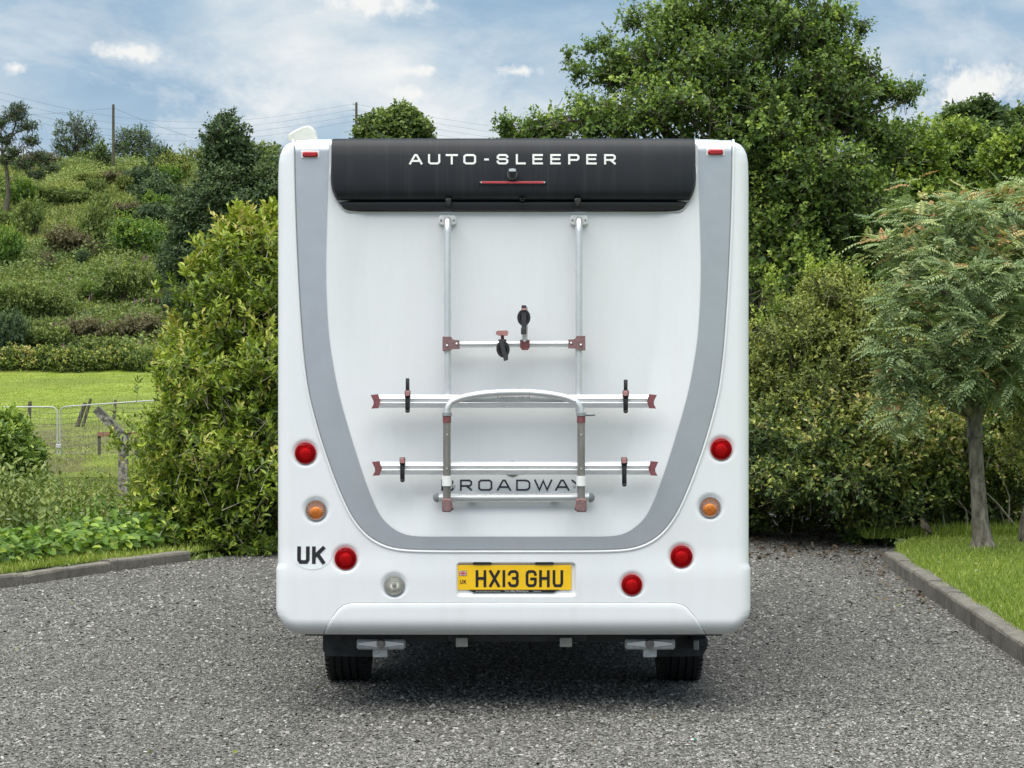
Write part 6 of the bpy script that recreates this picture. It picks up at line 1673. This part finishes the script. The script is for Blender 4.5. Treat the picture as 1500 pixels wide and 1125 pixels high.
# grab badge under the lower tray
MB().lathe([(11.5 * S1, .004), (11.5 * S1, -.006), (9 * S1, -.010), (.0005, -.011)], tuple(Q(750.5, 686, WALL)), 32).build('round_badge', M['grey_plastic'], MH)
# bike arms
def oval_pad(px, py, rx, ry, tilt, yv, parent):
    n = 24; ct, st2 = math.cos(tilt), math.sin(tilt)
    def ring(k, dy):
        return [tuple(Q(px + (rx * k * math.cos(a)) * ct - (ry * k * math.sin(a)) * st2, py + (rx * k * math.cos(a)) * st2 + (ry * k * math.sin(a)) * ct, yv + dy)) for a in [2 * math.pi * q / n for q in range(n)]]
    mb = MB().loft([ring(.9, .028), ring(1, .02), ring(1, -.014), ring(.9, -.022), ring(.55, -.022), ring(.5, -.012)], True, True)
    return mb.build('clamp_pad', M['black'], parent)
yv = YP - .075
arm = MB().tube([Q(768.5, 500, YP - .005), Q(768.6, 494, YP - .03), Q(768.8, 480, yv + .03), Q(768.8, 450, yv + .035)], 4.6 * S1, 12).build('bike_arm', M['alu'], BR, recalc=False)
MB().prism([(X(a, YP), Z(b_, YP)) for a, b_ in [(761.8, 497.8), (764, 498.2), (764.6, 500.2), (773, 500.2), (773.4, 498.2), (775.8, 497.8), (775.8, 509.5), (773, 512.8), (765, 512.8), (761.8, 509)]], YP - .026, YP + .02).build('arm_clamp', M['maroon'], arm)
oval_pad(767.3, 465.2, 9.8, 12.3, 0, yv, arm)
M['strap_grey'] = plain('dark_grey_strap', (.035, .036, .042), .6)
mb = MB().box(Q(763.8, 447, yv - .032), Q(771.2, 489, yv - .024), .003); mb.box(Q(763, 480, yv - .038), Q(770.5, 490, yv - .026), .003)
mb.build('arm_strap', M['strap_grey'], arm)
MB().box(Q(763.8, 451.8, yv - .04), Q(771.6, 454.8, yv - .024), .002).build('strap_buckle', M['pink'], arm)
arm2 = MB().tube([Q(736.5, 503, YP), Q(736.7, 506, yv)], 4.6 * S1, 12).build('short_arm', M['alu'], BR, recalc=False)
MB().prism([(X(735.6 + a, yv), Z(b_, yv)) for a, b_ in [(-9, 486.5), (-7, 484.6), (7.4, 484.2), (9, 487), (7.8, 491.6), (3, 492), (0, 491), (-4, 492), (-9.2, 490)]], yv - .03, yv + .025).build('knob', M['pink'], arm2)
MB().tube([Q(736, 491, yv), Q(736, 500, yv)], .008, 10).build('knob_stem', M['maroon'], arm2)
MB().box(Q(729.6, 496.8, yv - .012), Q(742, 500, yv + .02), .003).build('knob_base', M['clampbrown'], arm2)
oval_pad(736.8, 511.3, 9.9, 12.6, -.12, yv, arm2)
mb = MB()
A_ = [(731, 498.5), (738, 498), (741, 515), (744.2, 521), (744.3, 527.3), (738.2, 529.2), (736.8, 522), (733.5, 512)]
mb.prism([(X(a, yv), Z(b_, yv)) for a, b_ in A_], yv - .033, yv - .024); mb.build('arm_strap', M['strap_grey'], arm2)

# ------------------------------------------------------------------ bird on the lawn edge
DB = 19.7
gx = (1356 - 750) * DB / F; gz = float(lawn_z(gx, DB))
bird = empty('blackbird', (gx, DB, gz), 'small brown bird standing upright on the lawn by the hedge', 'bird')
spine = [(.085, .02, .038, .006, .003), (.060, .015, .050, .012, .006), (.036, .01, .066, .022, .018), (.014, .004, .088, .034, .034), (-.010, 0, .112, .037, .038), (-.026, -.003, .136, .031, .030), (-.033, -.005, .156, .020, .020), (-.037, -.006, .172, .020, .021), (-.045, -.008, .182, .019, .018), (-.055, -.010, .184, .011, .010), (-.063, -.012, .182, .005, .005), (-.078, -.015, .178, .001, .001)]
rings = []
for k, (x, y, z, rw, rh) in enumerate(spine):
    a, b_ = spine[max(k - 1, 0)], spine[min(k + 1, len(spine) - 1)]
    t_ = Vector((b_[0] - a[0], b_[1] - a[1], b_[2] - a[2])).normalized()
    s_ = t_.cross(Vector((0, 1, 0))).normalized(); w2 = t_.cross(s_).normalized()
    rings.append([tuple(Vector((x, y, z)) + s_ * rh * math.cos(2 * math.pi * q / 14) + w2 * rw * math.sin(2 * math.pi * q / 14)) for q in range(14)])
m, t, b = new_mat('brown_feathers')
f = mnoise(t, 70, 4, .6, dim3=(1, 1, .5)); tco = t.nodes.new('ShaderNodeTexCoord'); sx = t.nodes.new('ShaderNodeSeparateXYZ'); t.links.new(tco.outputs['Object'], sx.inputs[0])
mr = t.nodes.new('ShaderNodeMapRange'); mr.inputs[1].default_value = -.015; mr.inputs[2].default_value = -.045; t.links.new(sx.outputs['X'], mr.inputs[0])
c = mmix(t, mr.outputs[0], mramp(t, f, [(.3, (.09, .07, .05)), (.7, (.19, .15, .11))]), mramp(t, f, [(.35, (.20, .15, .10)), (.65, (.38, .31, .24))]))
t.links.new(c, b.inputs['Base Color']); b.inputs['Roughness'].default_value = .8
mb = MB().loft(rings, True, True, True, True)
mb.build('body', m, bird)
for s in (-1, 1):
    MB().loft([[tuple(Vector((.0, s * .034, .115)) + Vector((u * .012, s * .004 * (1 - abs(u)), v * .012))) for u, v in ((1, 0), (0, 1), (-1, 0), (0, -1))], [tuple(Vector((.02, s * .037, .085)) + Vector((u * .022, s * .005 * (1 - abs(u)), v * .022))) for u, v in ((1, 0), (0, 1), (-1, 0), (0, -1))], [tuple(Vector((.06, s * .02, .05)) + Vector((u * .005, 0, v * .005))) for u, v in ((1, 0), (0, 1), (-1, 0), (0, -1))]], True, True, True, True).build('wing', m, bird)
    MB().tube([(.005, s * .014, .065), (.010, s * .015, .035), (-.002, s * .016, .006)], [.006, .0028, .0025], 6).tube([(-.002, s * .016, .006), (-.024, s * .02, .002)], .002, 5).build('leg', M['deadtwig'], bird, recalc=False)
    MB().lathe([(.0035, -.001), (.002, .001), (.0003, .0015)], (-.047, s * .0185 - .008, .187), 8).build('eye', M['ink'], bird)

# tiny scrap of litter on the gravel
sc_o = empty('litter_scrap', (.80, 9.04, .008), 'tiny green and white scrap lying on the gravel', 'litter')
MB().box((-.012, -.008, 0), (.004, .008, .006), .002).build('white_half', M['sticker'], sc_o)
MB().box((.0045, -.009, 0), (.014, .007, .008), .002).build('green_half', plain('green_foil', (.01, .22, .10), .4), sc_o)
